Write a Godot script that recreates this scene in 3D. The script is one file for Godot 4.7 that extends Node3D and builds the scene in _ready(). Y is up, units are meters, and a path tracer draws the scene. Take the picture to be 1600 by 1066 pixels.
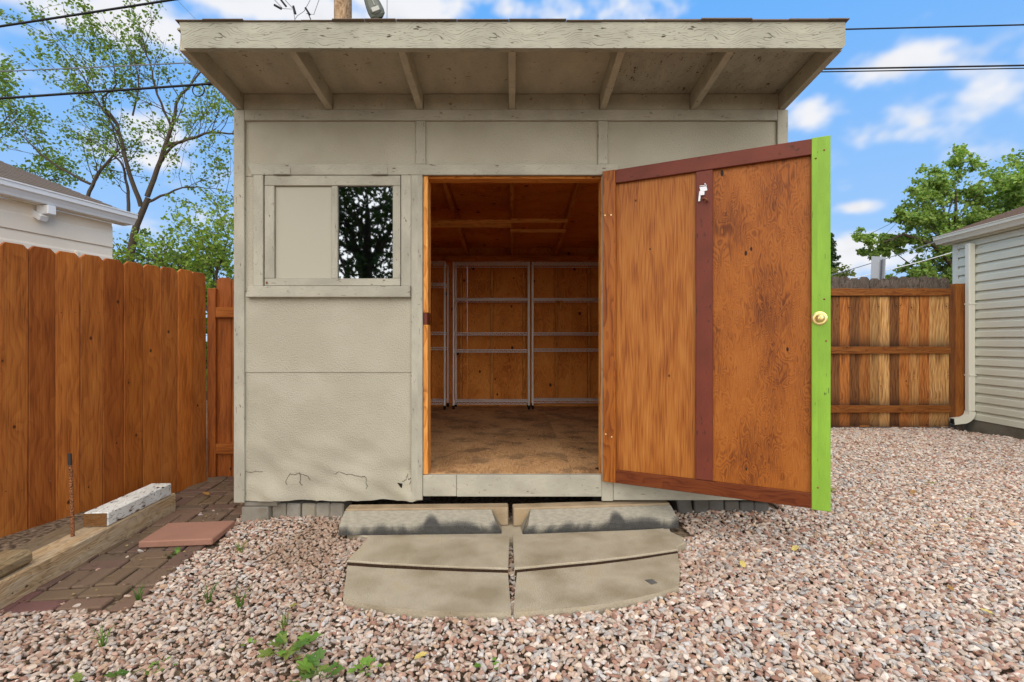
extends Node3D
# A garden shed with an open door in a gravelled yard. Metres; y is up; the camera looks along -z, and "d" below is the distance in front of it (z = -d).

var rng := RandomNumberGenerator.new()
var counts := {}
var M := {}


# ---------------------------------------------------------------- names and nodes
func numbered(parent: Node, called: String) -> String:
	var key := str(parent.get_instance_id()) + called
	var n: int = counts.get(key, 0)
	counts[key] = n + 1
	return called if n == 0 else "%s_%03d" % [called, n]


func tag(o: Node3D, label: String, category: String, group := "", kind := "") -> Node3D:
	if label: o.set_meta("label", label)
	if category: o.set_meta("category", category)
	if group: o.set_meta("group", group)
	if kind: o.set_meta("kind", kind)
	return o


func thing(called: String, label: String, category: String, at := Vector3.ZERO, turn := 0.0, group := "") -> Node3D:
	var o := Node3D.new()
	o.name = numbered(self, called)
	add_child(o, true)
	o.position = at
	o.rotation.y = turn
	tag(o, label, category, group)
	return o


func absp(n: Node) -> Vector3:
	var p := Vector3.ZERO
	while n != self and n != null:
		p += (n as Node3D).position
		n = n.get_parent()
	return p


func part(called: String, mesh: Mesh, mat: Material, parent: Node, at := Vector3.ZERO) -> MeshInstance3D:
	var o := MeshInstance3D.new()
	o.name = numbered(parent, called)
	o.mesh = mesh
	o.material_override = mat
	parent.add_child(o, true)
	o.position = at
	return o


# ---------------------------------------------------------------- meshes
func st_new() -> SurfaceTool:
	var st := SurfaceTool.new()
	st.begin(Mesh.PRIMITIVE_TRIANGLES)
	return st


func tri(st: SurfaceTool, a: Vector3, b: Vector3, c: Vector3, n: Vector3, ua: Vector2, ub: Vector2, uc: Vector2) -> void:
	st.set_normal(n)
	if (c - a).cross(b - a).dot(n) < 0.0:
		st.set_uv(ua); st.add_vertex(a); st.set_uv(uc); st.add_vertex(c); st.set_uv(ub); st.add_vertex(b)
	else:
		st.set_uv(ua); st.add_vertex(a); st.set_uv(ub); st.add_vertex(b); st.set_uv(uc); st.add_vertex(c)


func box_uv(p: Vector3, n: Vector3, along: int, off: Vector2) -> Vector2:
	var a := n.abs()
	var face := 0
	if a.y > a.x and a.y >= a.z: face = 1
	elif a.z > a.x: face = 2
	var o1 := (along + 1) % 3
	var o2 := (along + 2) % 3
	if face == along:
		return Vector2(p[o1], p[o2] * 0.3) + off
	var across := o2 if face == o1 else o1
	return Vector2(p[across] + 0.31 * float(face), p[along]) + off


func add_box(st: SurfaceTool, c: Vector3, s: Vector3, bev := 0.003, off := Vector2.ZERO, xf := Transform3D.IDENTITY, grain := -1) -> void:
	var h := s * 0.5
	var b: float = minf(bev, minf(h.x, minf(h.y, h.z)) * 0.6)
	var along := grain
	if along < 0:
		along = 0
		if s.y >= s.x and s.y >= s.z: along = 1
		elif s.z > s.x: along = 2
	var nb := xf.basis
	for ax in 3:
		var u := (ax + 1) % 3
		var v := (ax + 2) % 3
		for sg in [-1.0, 1.0]:
			var n := Vector3.ZERO
			n[ax] = sg
			var q: Array[Vector3] = []
			for k in [[-1, -1], [1, -1], [1, 1], [-1, 1]]:
				var p := Vector3.ZERO
				p[ax] = sg * h[ax]
				p[u] = k[0] * (h[u] - b)
				p[v] = k[1] * (h[v] - b)
				q.append(p)
			face4(st, q, n, along, off, c, xf)
	if b <= 0.0004:
		return
	for ax in 3:   # edges along ax
		var u := (ax + 1) % 3
		var v := (ax + 2) % 3
		for su in [-1.0, 1.0]:
			for sv in [-1.0, 1.0]:
				var n := Vector3.ZERO
				n[u] = su
				n[v] = sv
				var q: Array[Vector3] = []
				for k in [[-1, 0], [1, 0], [1, 1], [-1, 1]]:
					var p := Vector3.ZERO
					p[ax] = k[0] * (h[ax] - b)
					if k[1] == 0:
						p[u] = su * h[u]; p[v] = sv * (h[v] - b)
					else:
						p[u] = su * (h[u] - b); p[v] = sv * h[v]
					q.append(p)
				face4(st, q, n.normalized(), along, off, c, xf)
	for sx in [-1.0, 1.0]:
		for sy in [-1.0, 1.0]:
			for sz in [-1.0, 1.0]:
				var s3 := Vector3(sx, sy, sz)
				var n := s3.normalized()
				var p: Array[Vector3] = []
				for ax in 3:
					var w := Vector3.ZERO
					for k in 3:
						w[k] = s3[k] * (h[k] if k == ax else h[k] - b)
					p.append(w)
				var uv := box_uv(p[0], n, along, off)
				tri(st, xf * (p[0] + c), xf * (p[1] + c), xf * (p[2] + c), (nb * n).normalized(), uv, uv, uv)


func face4(st: SurfaceTool, q: Array[Vector3], n: Vector3, along: int, off: Vector2, c: Vector3, xf: Transform3D) -> void:
	var w := (xf.basis * n).normalized()
	var u: Array[Vector2] = []
	for p in q:
		u.append(box_uv(p + c * 0.0, n, along, off))
	tri(st, xf * (q[0] + c), xf * (q[1] + c), xf * (q[2] + c), w, u[0], u[1], u[2])
	tri(st, xf * (q[0] + c), xf * (q[2] + c), xf * (q[3] + c), w, u[0], u[2], u[3])


func rnd2() -> Vector2:
	return Vector2(rng.randf() * 3.0, rng.randf() * 3.0)


func lb(parent: Node, called: String, c: Vector3, s: Vector3, mat: Material, bev := 0.003, grain := -1, off := Vector2(-9, -9)) -> MeshInstance3D:
	var st := st_new()
	add_box(st, Vector3.ZERO, s, bev, rnd2() if off.x < -8.0 else off, Transform3D.IDENTITY, grain)
	return part(called, st.commit(), mat, parent, c)


# a box given by its bounds in the world (distances d from the camera), under a parent that is not turned
func bd(parent: Node, called: String, x0: float, x1: float, y0: float, y1: float, d0: float, d1: float, mat: Material, bev := 0.003, grain := -1) -> MeshInstance3D:
	return lb(parent, called, Vector3((x0 + x1) / 2, (y0 + y1) / 2, -(d0 + d1) / 2) - absp(parent), Vector3(absf(x1 - x0), absf(y1 - y0), absf(d1 - d0)), mat, bev, grain)


# polygon (x, y) extruded along z from z0 to z1; smooth bevel of the front edge
func prism(poly: PackedVector2Array, z0: float, z1: float, off := Vector2.ZERO, swap := false, bev := 0.0) -> ArrayMesh:
	var st := st_new()
	var pl := poly
	if Geometry2D.is_polygon_clockwise(pl):
		pl.reverse()
	var inner := pl
	if bev > 0.0:
		var got := Geometry2D.offset_polygon(pl, -bev, Geometry2D.JOIN_MITER)
		if got.size() == 1 and got[0].size() == pl.size():
			# match the first corner
			var g: PackedVector2Array = got[0]
			if Geometry2D.is_polygon_clockwise(g):
				g.reverse()
			var best := 0
			for k in g.size():
				if g[k].distance_to(pl[0]) < g[best].distance_to(pl[0]): best = k
			inner = PackedVector2Array()
			for k in g.size():
				inner.append(g[(best + k) % g.size()])
		else:
			bev = 0.0
	var idx := Geometry2D.triangulate_polygon(inner)
	for side in 2:
		var z := z1 if side == 0 else z0
		var n := Vector3(0, 0, 1) if side == 0 else Vector3(0, 0, -1)
		var src := inner if side == 0 else pl
		if side == 1: idx = Geometry2D.triangulate_polygon(pl)
		for k in range(0, idx.size(), 3):
			var a := src[idx[k]]; var b := src[idx[k + 1]]; var c := src[idx[k + 2]]
			tri(st, Vector3(a.x, a.y, z), Vector3(b.x, b.y, z), Vector3(c.x, c.y, z), n, puv(a, off, swap), puv(b, off, swap), puv(c, off, swap))
	for k in pl.size():
		var a := pl[k]; var b := pl[(k + 1) % pl.size()]
		var e := (b - a).normalized()
		var n := Vector3(e.y, -e.x, 0)
		var zt := z1 - bev
		var A := Vector3(a.x, a.y, z0); var B := Vector3(b.x, b.y, z0); var C := Vector3(b.x, b.y, zt); var D := Vector3(a.x, a.y, zt)
		var ua := puv(a, off, swap); var ub := puv(b, off, swap)
		var dv := Vector2(z1 - z0, 0) if not swap else Vector2(0, z1 - z0)
		if absf(e.x) > absf(e.y): dv = Vector2(dv.y, dv.x)
		tri(st, A, B, C, n, ua + dv, ub + dv, ub)
		tri(st, A, C, D, n, ua + dv, ub, ua)
		if bev > 0.0:
			var a2 := inner[k]; var b2 := inner[(k + 1) % pl.size()]
			var nn := (n + Vector3(0, 0, 1)).normalized()
			tri(st, D, C, Vector3(b2.x, b2.y, z1), nn, ua, ub, puv(b2, off, swap))
			tri(st, D, Vector3(b2.x, b2.y, z1), Vector3(a2.x, a2.y, z1), nn, ua, puv(b2, off, swap), puv(a2, off, swap))
	return st.commit()


func puv(p: Vector2, off: Vector2, swap: bool) -> Vector2:
	return (Vector2(p.y, p.x) if swap else p) + off


# flat slab whose outline is given in (x, d), from y0 up to y1 in the world
func slab(parent: Node, called: String, outline: PackedVector2Array, y0: float, y1: float, mat: Material, bev := 0.006) -> MeshInstance3D:
	var flat := PackedVector2Array()
	for p in outline:
		flat.append(Vector2(p.x, p.y))
	var o := part(called, prism(flat, y0, y1, Vector2.ZERO, false, bev), mat, parent)
	o.rotation.x = -PI / 2   # local (x, y, z) -> world (x, z, -y)
	o.position = -absp(parent)
	return o


func tube(st: SurfaceTool, pts: PackedVector3Array, rad: PackedFloat32Array, sides := 6, uvs := 1.0) -> void:
	var rings := []
	var prev := Vector3.ZERO
	var run := 0.0
	for i in pts.size():
		var t: Vector3
		if i == 0: t = pts[1] - pts[0]
		elif i == pts.size() - 1: t = pts[i] - pts[i - 1]
		else: t = pts[i + 1] - pts[i - 1]
		t = t.normalized()
		var side := prev
		if i == 0:
			side = t.cross(Vector3.UP if absf(t.y) < 0.9 else Vector3.RIGHT).normalized()
		else:
			side = (prev - t * prev.dot(t)).normalized()
			run += pts[i].distance_to(pts[i - 1])
		prev = side
		var up := t.cross(side)
		var ring := []
		for k in sides + 1:
			var a := TAU * k / sides
			var n := side * cos(a) + up * sin(a)
			ring.append([pts[i] + n * rad[i], n, Vector2(float(k) / sides * uvs * 0.2, run * uvs)])
		rings.append(ring)
	for i in pts.size() - 1:
		for k in sides:
			var a = rings[i][k]; var b = rings[i][k + 1]; var c = rings[i + 1][k + 1]; var d = rings[i + 1][k]
			for t in [[a, b, c], [a, c, d]]:
				var p0: Vector3 = t[0][0]; var p1: Vector3 = t[1][0]; var p2: Vector3 = t[2][0]
				var o = t
				if (p2 - p0).cross(p1 - p0).dot(t[0][1]) < 0.0: o = [t[0], t[2], t[1]]
				for q in o:
					st.set_normal(q[1]); st.set_uv(q[2]); st.add_vertex(q[0])
	for e in [0, pts.size() - 1]:
		var n: Vector3 = (pts[0] - pts[1]).normalized() if e == 0 else (pts[e] - pts[e - 1]).normalized()
		for k in sides:
			tri(st, pts[e], rings[e][k][0], rings[e][k + 1][0], n, Vector2.ZERO, Vector2.ZERO, Vector2.ZERO)


func rod(st: SurfaceTool, a: Vector3, b: Vector3, r: float, sides := 6) -> void:
	tube(st, PackedVector3Array([a, b]), PackedFloat32Array([r, r]), sides)


# profile (radius, height) turned round y
func lathe(st: SurfaceTool, prof: PackedVector2Array, sides := 20, xf := Transform3D.IDENTITY) -> void:
	for i in prof.size() - 1:
		var a := prof[i]; var b := prof[i + 1]
		var e := (b - a).normalized()
		for k in sides:
			var t0 := TAU * k / sides; var t1 := TAU * (k + 1) / sides
			var n0 := Vector3(e.y * cos(t0), -e.x, e.y * sin(t0)); var n1 := Vector3(e.y * cos(t1), -e.x, e.y * sin(t1))
			var n := (xf.basis * (n0 + n1)).normalized()
			var p0 := xf * Vector3(a.x * cos(t0), a.y, a.x * sin(t0)); var p1 := xf * Vector3(a.x * cos(t1), a.y, a.x * sin(t1))
			var p2 := xf * Vector3(b.x * cos(t1), b.y, b.x * sin(t1)); var p3 := xf * Vector3(b.x * cos(t0), b.y, b.x * sin(t0))
			if a.x > 0.0: tri(st, p0, p1, p2, n, Vector2.ZERO, Vector2.ZERO, Vector2.ZERO)
			if b.x > 0.0: tri(st, p0, p2, p3, n, Vector2.ZERO, Vector2.ZERO, Vector2.ZERO)


# ---------------------------------------------------------------- textures and materials
func noise(sd: int, freq: float, oct := 3, type := FastNoiseLite.TYPE_SIMPLEX_SMOOTH) -> FastNoiseLite:
	var n := FastNoiseLite.new()
	n.seed = sd
	n.noise_type = type
	n.frequency = freq
	n.fractal_type = FastNoiseLite.FRACTAL_FBM if oct > 1 else FastNoiseLite.FRACTAL_NONE
	n.fractal_octaves = oct
	return n


func lin(r: float, g: float, b: float, a := 1.0) -> Color:
	return Color(r, g, b, a).linear_to_srgb()


func tex(w: int, h: int, data: PackedByteArray) -> ImageTexture:
	return ImageTexture.create_from_image(Image.create_from_data(w, h, false, Image.FORMAT_RGB8, data))


# Wood: rings seen along a board, grain along v. Returns [colour, height].
func wood(w: int, h: int, sd: int, dark: Color, mid: Color, light: Color, o := {}) -> Array:
	var lines: float = o.get("lines", 9.0)
	var warp: float = o.get("warp", 3.0)
	var knots: int = o.get("knots", 5)
	var swirl: float = o.get("swirl", 0.0)
	var streak: float = o.get("streak", 0.5)
	var ring_share: float = o.get("ring", 0.5)
	var grey: float = o.get("grey", 0.0)
	var crack: float = o.get("crack", 0.0)
	var stains: Array = o.get("stains", [])    # heights along v where water has left a dark tide, fading upwards
	var n1 := noise(sd, 1.0, 3)
	var n2 := noise(sd + 1, 1.0, 2)
	var n3 := noise(sd + 2, 1.0, 3)
	var r := RandomNumberGenerator.new()
	r.seed = sd * 77 + 5
	var kn := []
	for k in knots:
		kn.append(Vector4(r.randf(), r.randf(), r.randf_range(0.008, 0.02), r.randf_range(0.6, 1.3)))
	var col := PackedByteArray(); col.resize(w * h * 3)
	var hgt := PackedByteArray(); hgt.resize(w * h * 3)
	var asp: float = o.get("aspect", 2.0)   # height of the picture over its width, in metres
	for y in h:
		var v := float(y) / h
		var cv := cos(TAU * v); var sv := sin(TAU * v)
		var near := []
		for k in kn:
			var dv: float = v - k.y
			dv = (dv - roundf(dv)) * asp
			if absf(dv) < k.z * 20.0: near.append([k, dv])
		for x in w:
			var u := float(x) / w
			var wv := n1.get_noise_3d(u * 2.2, cv * 0.55, sv * 0.55 + 7.0)
			if swirl > 0.0:
				wv += swirl * n3.get_noise_3d(u * 4.0 + 3.0, cv * 1.6, sv * 1.6)
			var kd := 0.0
			var kw := 0.0
			for kk in near:
				var k: Vector4 = kk[0]
				var dx: float = u - k.x
				var dy: float = kk[1]
				if absf(dx) < 0.2:
					var q := dx * dx * 1.6 + dy * dy * 0.35
					kw += exp(-q / (k.z * k.z * 16.0)) * k.w
					kd = maxf(kd, 1.0 - (dx * dx + dy * dy * 0.6) / (k.z * k.z))
			var ring := u * lines + wv * warp + kw * 1.6
			var f := ring - floorf(ring)
			f = f * f * (1.0 - smoothstep(0.9, 1.0, f))
			var fine := n2.get_noise_3d(u * 90.0, cv * 1.4, sv * 1.4)
			var broad := n2.get_noise_3d(u * 7.0 + 40.0, cv * 0.7, sv * 0.7)
			var t := 0.5 + ring_share * (0.35 - f) + streak * fine * 0.8 + broad * 0.32
			var c := mid.lerp(light, clampf((t - 0.5) * 2.0, 0, 1)) if t > 0.5 else mid.lerp(dark, clampf((0.5 - t) * 2.0, 0, 1))
			if grey > 0.0:
				c = c.lerp(Color(0.45, 0.43, 0.4) * (0.75 + 0.4 * t), grey * clampf(0.55 + 0.9 * broad, 0, 1))
			for sh in stains:
				var up: float = v - sh
				if up > -0.03 and up < 0.16:
					var kk: float = exp(-maxf(up, 0.0) / (0.035 + 0.03 * broad)) * (0.75 + 0.6 * fine)
					c = c.lerp(Color(0.23, 0.17, 0.12), clampf(kk * 0.8, 0, 0.85))
			var hh := 0.6 + 0.25 * fine - 0.3 * f
			if crack > 0.0:
				var ck := absf(n3.get_noise_3d(u * 26.0, cv * 0.5 + 9.0, sv * 0.5))
				var km := smoothstep(0.02, 0.35, n1.get_noise_3d(u * 5.0 + 20.0, cv * 1.2, sv * 1.2))
				var cc := (1.0 - smoothstep(0.0, 0.05, ck)) * km * crack
				c = c.lerp(Color(0.16, 0.13, 0.1), cc * 0.8)
				hh -= cc * 0.5
			if kd > 0.0:
				c = c.lerp(dark * (0.5 + 0.3 * fine), smoothstep(0.0, 0.9, kd) * 0.85)
			var i := (y * w + x) * 3
			col[i] = clampi(int(c.r * 255), 0, 255); col[i + 1] = clampi(int(c.g * 255), 0, 255); col[i + 2] = clampi(int(c.b * 255), 0, 255)
			var hb := clampi(int(hh * 255), 0, 255)
			hgt[i] = hb; hgt[i + 1] = hb; hgt[i + 2] = hb
	return [tex(w, h, col), tex(w, h, hgt)]


# Rotary-cut plywood: contour lines of a smooth, drawn-out field. Picture is one sheet.
func plywood(w: int, h: int, sd: int, dark: Color, mid: Color, light: Color, o := {}) -> Array:
	var bands: float = o.get("bands", 26.0)
	var dirt: float = o.get("dirt", 0.0)
	var rough: float = o.get("rough", 1.0)
	var n1 := noise(sd, 1.0, 3)
	var n2 := noise(sd + 1, 1.0, 2)
	var n3 := noise(sd + 2, 1.0, 3)
	var r := RandomNumberGenerator.new()
	r.seed = sd * 31 + 3
	var kn := []
	for k in int(o.get("knots", 7)):
		kn.append(Vector3(r.randf(), r.randf() * 2.0, r.randf_range(0.012, 0.026)))
	var col := PackedByteArray(); col.resize(w * h * 3)
	var hgt := PackedByteArray(); hgt.resize(w * h * 3)
	for y in h:
		var v := 2.0 * y / h
		var near: Array[Vector3] = []
		for k in kn:
			if absf(v - k.y) < 0.28: near.append(k)
		for x in w:
			var u := float(x) / w
			var wx := n2.get_noise_2d(u * 5.0, v * 3.0) * 0.16 * rough
			var wy := n2.get_noise_2d(u * 5.0 + 31.0, v * 3.0 + 11.0) * 0.22 * rough
			var f0 := n1.get_noise_2d((u + wx) * 2.1, (v + wy) * 0.75) + 0.012 * n3.get_noise_2d(u * 16.0, v * 9.0) * rough
			var kd := 0.0
			for k in near:
				var q := Vector2(u - k.x, (v - k.y) * 0.7)
				var l := q.length_squared()
				f0 += 0.16 * exp(-l / (k.z * k.z * 9.0))
				kd = maxf(kd, 1.0 - l / (k.z * k.z * 0.4))
			var ring := f0 * bands
			var f := ring - floorf(ring)
			f = smoothstep(0.15, 0.8, f) * (1.0 - smoothstep(0.82, 1.0, f))
			var fine := n3.get_noise_2d(u * 190.0, v * 9.0)
			var broad := n3.get_noise_2d(u * 2.5 + 9.0, v * 1.5)
			var t := 0.62 - 0.30 * f + 0.36 * fine + 0.36 * broad
			var c := mid.lerp(light, clampf((t - 0.5) * 2.0, 0, 1)) if t > 0.5 else mid.lerp(dark, clampf((0.5 - t) * 2.0, 0, 1))
			if kd > 0.0: c = c.lerp(dark * 0.4, smoothstep(0.0, 0.5, kd))
			if dirt > 0.0:
				var dd := smoothstep(0.0, 0.5, n1.get_noise_2d(u * 4.0 + 50.0, v * 4.0) + 0.25 * n3.get_noise_2d(u * 30.0, v * 30.0))
				c = c.lerp(Color(0.2, 0.17, 0.14), dd * dirt)
			var i := (y * w + x) * 3
			col[i] = clampi(int(c.r * 255), 0, 255); col[i + 1] = clampi(int(c.g * 255), 0, 255); col[i + 2] = clampi(int(c.b * 255), 0, 255)
			var hb := clampi(int((0.6 - 0.3 * f + 0.15 * fine) * 255), 0, 255)
			hgt[i] = hb; hgt[i + 1] = hb; hgt[i + 2] = hb
	return [tex(w, h, col), tex(w, h, hgt)]


# Old paint on wood, cracked along the grain; "bare" shows the wood where it has come off.
func old_paint(w: int, h: int, sd: int, paint: Color, under: Color, bare: float, o := {}) -> Array:
	var n1 := noise(sd, 1.0, 3)
	var n2 := noise(sd + 1, 1.0, 3)
	var n3 := noise(sd + 2, 1.0, 2)
	var k1: float = o.get("k", 7.0)
	var thin: float = o.get("thin", 0.05)
	var opn: float = o.get("open", 0.0)
	var lng: float = o.get("long", 1.0)
	var wave: float = o.get("wave", 0.75)
	var col := PackedByteArray(); col.resize(w * h * 3)
	var hgt := PackedByteArray(); hgt.resize(w * h * 3)
	for y in h:
		var v := float(y) / h
		var cv := cos(TAU * v); var sv := sin(TAU * v)
		for x in w:
			var u := float(x) / w
			var wv := n1.get_noise_3d(u * 1.6, cv * 0.7, sv * 0.7)
			var ring := (u * 1.3 + wv * wave) * k1
			var f := absf(ring - roundf(ring))
			var keep := n2.get_noise_3d(u * 9.0, cv * 3.0, sv * 3.0)
			var crack := (1.0 - smoothstep(0.0, thin, f)) * smoothstep(-0.12 - opn, 0.3 - opn, keep)
			var gone := smoothstep(0.0, 0.06, n2.get_noise_3d(u * 7.0 + 13.0, cv * 2.2 * lng, sv * 2.2 * lng) + 0.35 * n3.get_noise_3d(u * 60.0, cv * 3.0, sv * 3.0) - (1.0 - bare))
			var fine := n3.get_noise_3d(u * 120.0, cv * 4.0, sv * 4.0)
			var c := paint * (1.0 + 0.05 * fine + 0.10 * wv)
			c = c.lerp(under, clampf(maxf(crack * 0.75, gone), 0, 1))
			var hh := 0.7 + 0.12 * fine - 0.45 * maxf(crack, gone * 0.8)
			var i := (y * w + x) * 3
			col[i] = clampi(int(c.r * 255), 0, 255); col[i + 1] = clampi(int(c.g * 255), 0, 255); col[i + 2] = clampi(int(c.b * 255), 0, 255)
			var hb := clampi(int(hh * 255), 0, 255)
			hgt[i] = hb; hgt[i + 1] = hb; hgt[i + 2] = hb
	return [tex(w, h, col), tex(w, h, hgt)]


func wmat(t: Array, wide: float, tall: float, rough := 0.8, bump := 0.15, tint := Color.WHITE) -> StandardMaterial3D:
	var m := StandardMaterial3D.new()
	m.albedo_texture = t[0]
	m.albedo_color = tint
	m.roughness = rough
	m.metallic_specular = 0.35
	m.uv1_scale = Vector3(1.0 / wide, 1.0 / tall, 1)
	if bump > 0.0:
		m.heightmap_enabled = true
		m.heightmap_texture = t[1]
		m.heightmap_scale = bump
	return m


func ramp(cols: Array, at: Array) -> Gradient:
	var g := Gradient.new()
	g.colors = PackedColorArray(cols)
	g.offsets = PackedFloat32Array(at)
	return g


func ntex(size: int, n: FastNoiseLite, g: Gradient = null, tall := 0) -> NoiseTexture2D:
	var t := NoiseTexture2D.new()
	t.width = size
	t.height = tall if tall else size
	t.seamless = true
	t.seamless_blend_skirt = 0.2
	t.noise = n
	if g: t.color_ramp = g
	return t


func noise_mat(tint: Color, albedo: Texture2D, bump: Texture2D, scale: float, rough: float, depth: float, blotch: Texture2D = null, world := true) -> StandardMaterial3D:
	var m := StandardMaterial3D.new()
	m.albedo_color = tint
	m.roughness = rough
	m.metallic_specular = 0.35
	if albedo: m.albedo_texture = albedo
	m.uv1_triplanar = true
	m.uv1_world_triplanar = world
	m.uv1_scale = Vector3.ONE * scale
	if bump:
		m.heightmap_enabled = true
		m.heightmap_texture = bump
		m.heightmap_scale = depth
	if blotch:
		m.detail_enabled = true
		m.detail_albedo = blotch
		m.detail_blend_mode = BaseMaterial3D.BLEND_MODE_MUL
		m.detail_uv_layer = BaseMaterial3D.DETAIL_UV_2
		m.uv2_triplanar = true
		m.uv2_world_triplanar = world
		m.uv2_scale = Vector3.ONE * scale * 0.23
	return m


func plain(c: Color, rough := 0.6, metal := 0.0, spec := 0.4) -> StandardMaterial3D:
	var m := StandardMaterial3D.new()
	m.albedo_color = c
	m.roughness = rough
	m.metallic = metal
	m.metallic_specular = spec
	return m


func make_materials() -> void:
	var fine := ntex(256, noise(11, 0.06, 4))
	var pebbly := ntex(256, noise(12, 0.11, 2))
	var mottled := ntex(256, noise(13, 0.012, 4), ramp([Color(0.965, 0.963, 0.955), Color(1, 1, 1)], [0.3, 0.7]))
	var speck := ntex(512, noise(14, 0.14, 4), ramp([Color(0.76, 0.745, 0.72), Color(0.94, 0.94, 0.93), Color(1, 1, 1)], [0.25, 0.5, 0.75]))
	M.mottled = mottled
	var stained := ntex(512, noise(17, 0.010, 5), ramp([Color(0.84, 0.82, 0.78), Color(0.93, 0.92, 0.90), Color(1, 1, 1), Color(1, 0.975, 0.90)], [0.15, 0.4, 0.65, 0.9]))
	var paint := Color(0.672, 0.648, 0.575)
	M.siding = noise_mat(paint, null, pebbly, 2.6, 0.75, 0.30, mottled)
	M.siding.detail_enabled = true
	M.pane_paint = noise_mat(Color(0.675, 0.655, 0.585), null, fine, 1.5, 0.6, 0.02)
	var tp := old_paint(288, 320, 21, Color(0.65, 0.63, 0.565), Color(0.38, 0.34, 0.28), 0.36, {"k": 9.0, "thin": 0.03})
	M.trim = wmat(tp, 0.35, 1.4, 0.75, 0.12)
	var tf := old_paint(288, 640, 25, Color(0.645, 0.635, 0.565), Color(0.27, 0.24, 0.19), 0.40, {"k": 17.0, "thin": 0.09, "open": 0.16, "wave": 0.26})
	M.fascia = wmat(tf, 0.30, 1.5, 0.8, 0.3)
	var tpl := old_paint(288, 320, 29, Color(0.86, 0.855, 0.82), Color(0.30, 0.21, 0.14), 0.62, {"k": 8.0, "thin": 0.10, "open": 0.0, "long": 0.4, "wave": 0.3})
	M.peeled = wmat(tpl, 0.28, 0.75, 0.8, 0.35)
	var ts := old_paint(288, 320, 33, Color(0.70, 0.67, 0.59), Color(0.52, 0.43, 0.33), 0.40, {"k": 14.0, "thin": 0.05})
	M.soffit = wmat(ts, 0.7, 0.9, 0.85, 0.06)
	M.soffit_worn = wmat(old_paint(288, 320, 37, Color(0.66, 0.63, 0.56), Color(0.36, 0.30, 0.24), 0.47, {"k": 14.0, "thin": 0.10}), 0.7, 0.6, 0.85, 0.1)
	# cedar fence, stained
	var tc := wood(288, 640, 41, Color(0.50, 0.265, 0.095), Color(0.67, 0.385, 0.155), Color(0.76, 0.475, 0.21), {"lines": 15.0, "warp": 2.2, "knots": 5, "aspect": 3.0, "ring": 0.28, "streak": 0.5})
	M.cedar = []
	for k in 5:
		var g: float = [0.93, 0.87, 0.99, 0.83, 0.90][k]
		M.cedar.append(wmat(tc, 0.62, 1.95, 0.62, 0.1, Color(g, g * [1.0, 0.97, 1.0, 0.94, 1.02][k], g * [1.0, 0.9, 1.0, 0.9, 1.1][k])))
	# raw fir
	var tr := wood(288, 640, 45, Color(0.58, 0.33, 0.13), Color(0.82, 0.54, 0.25), Color(0.90, 0.66, 0.37), {"lines": 11.0, "warp": 2.5, "knots": 5, "aspect": 4.0, "ring": 0.5, "streak": 0.45})
	M.stud = wmat(tr, 0.5, 2.0, 0.7, 0.08)
	M.rafter = wmat(tr, 0.5, 2.0, 0.75, 0.08, Color(0.98, 0.92, 0.86))
	M.pale_board = wmat(tr, 0.5, 2.0, 0.7, 0.08, Color(1.15, 1.22, 1.35))
	M.stile = wmat(tr, 0.45, 2.1, 0.45, 0.06, Color(0.70, 0.60, 0.46))
	M.rail = wmat(tr, 0.4, 1.4, 0.5, 0.06, Color(0.49, 0.36, 0.31))
	# the door's two faces of plywood
	var t1 := wood(352, 640, 49, Color(0.52, 0.26, 0.08), Color(0.715, 0.43, 0.17), Color(0.80, 0.54, 0.26), {"lines": 26.0, "warp": 1.3, "knots": 6, "aspect": 3.4, "ring": 0.2, "streak": 0.55})
	M.ply_plain = wmat(t1, 0.62, 2.06, 0.5, 0.05, Color(0.86, 0.855, 0.84))
	var t2 := plywood(352, 720, 53, Color(0.40, 0.19, 0.05), Color(0.69, 0.39, 0.13), Color(0.76, 0.47, 0.20), {"bands": 22.0, "knots": 7, "rough": 0.85})
	M.ply_swirl = wmat(t2, 0.68, 2.06, 0.5, 0.06, Color(0.86, 0.86, 0.84))
	var t3 := plywood(352, 640, 57, Color(0.70, 0.38, 0.13), Color(0.90, 0.57, 0.24), Color(0.95, 0.66, 0.32), {"bands": 12.0, "knots": 11, "rough": 0.8})
	M.ply_wall = wmat(t3, 1.22, 2.44, 0.7, 0.05)
	M.ply_ceiling = wmat(t3, 1.22, 2.44, 0.75, 0.05, Color(0.95, 0.88, 0.80))
	var t4 := plywood(432, 800, 61, Color(0.52, 0.38, 0.24), Color(0.74, 0.57, 0.39), Color(0.83, 0.67, 0.48), {"bands": 15.0, "knots": 4, "rough": 1.0, "dirt": 0.30})
	M.ply_floor = wmat(t4, 1.5, 3.0, 0.75, 0.04)
	M.maroon = wmat(old_paint(144, 320, 65, Color(0.415, 0.195, 0.135), Color(0.30, 0.16, 0.11), 0.45, {"k": 6.0, "thin": 0.04}), 0.3, 1.2, 0.5, 0.04)
	M.green = wmat(old_paint(144, 640, 69, Color(0.515, 0.675, 0.225), Color(0.30, 0.37, 0.13), 0.30, {"k": 4.0, "thin": 0.008}), 0.25, 1.7, 0.45, 0.04)
	# gate
	var tg := wood(288, 640, 73, Color(0.42, 0.265, 0.14), Color(0.70, 0.475, 0.255), Color(0.80, 0.61, 0.38), {"lines": 13.0, "warp": 1.5, "knots": 10, "aspect": 3.6, "ring": 0.36, "streak": 0.8, "stains": [0.005, 0.142, 0.525, 0.88]})
	M.gate = []
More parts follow.
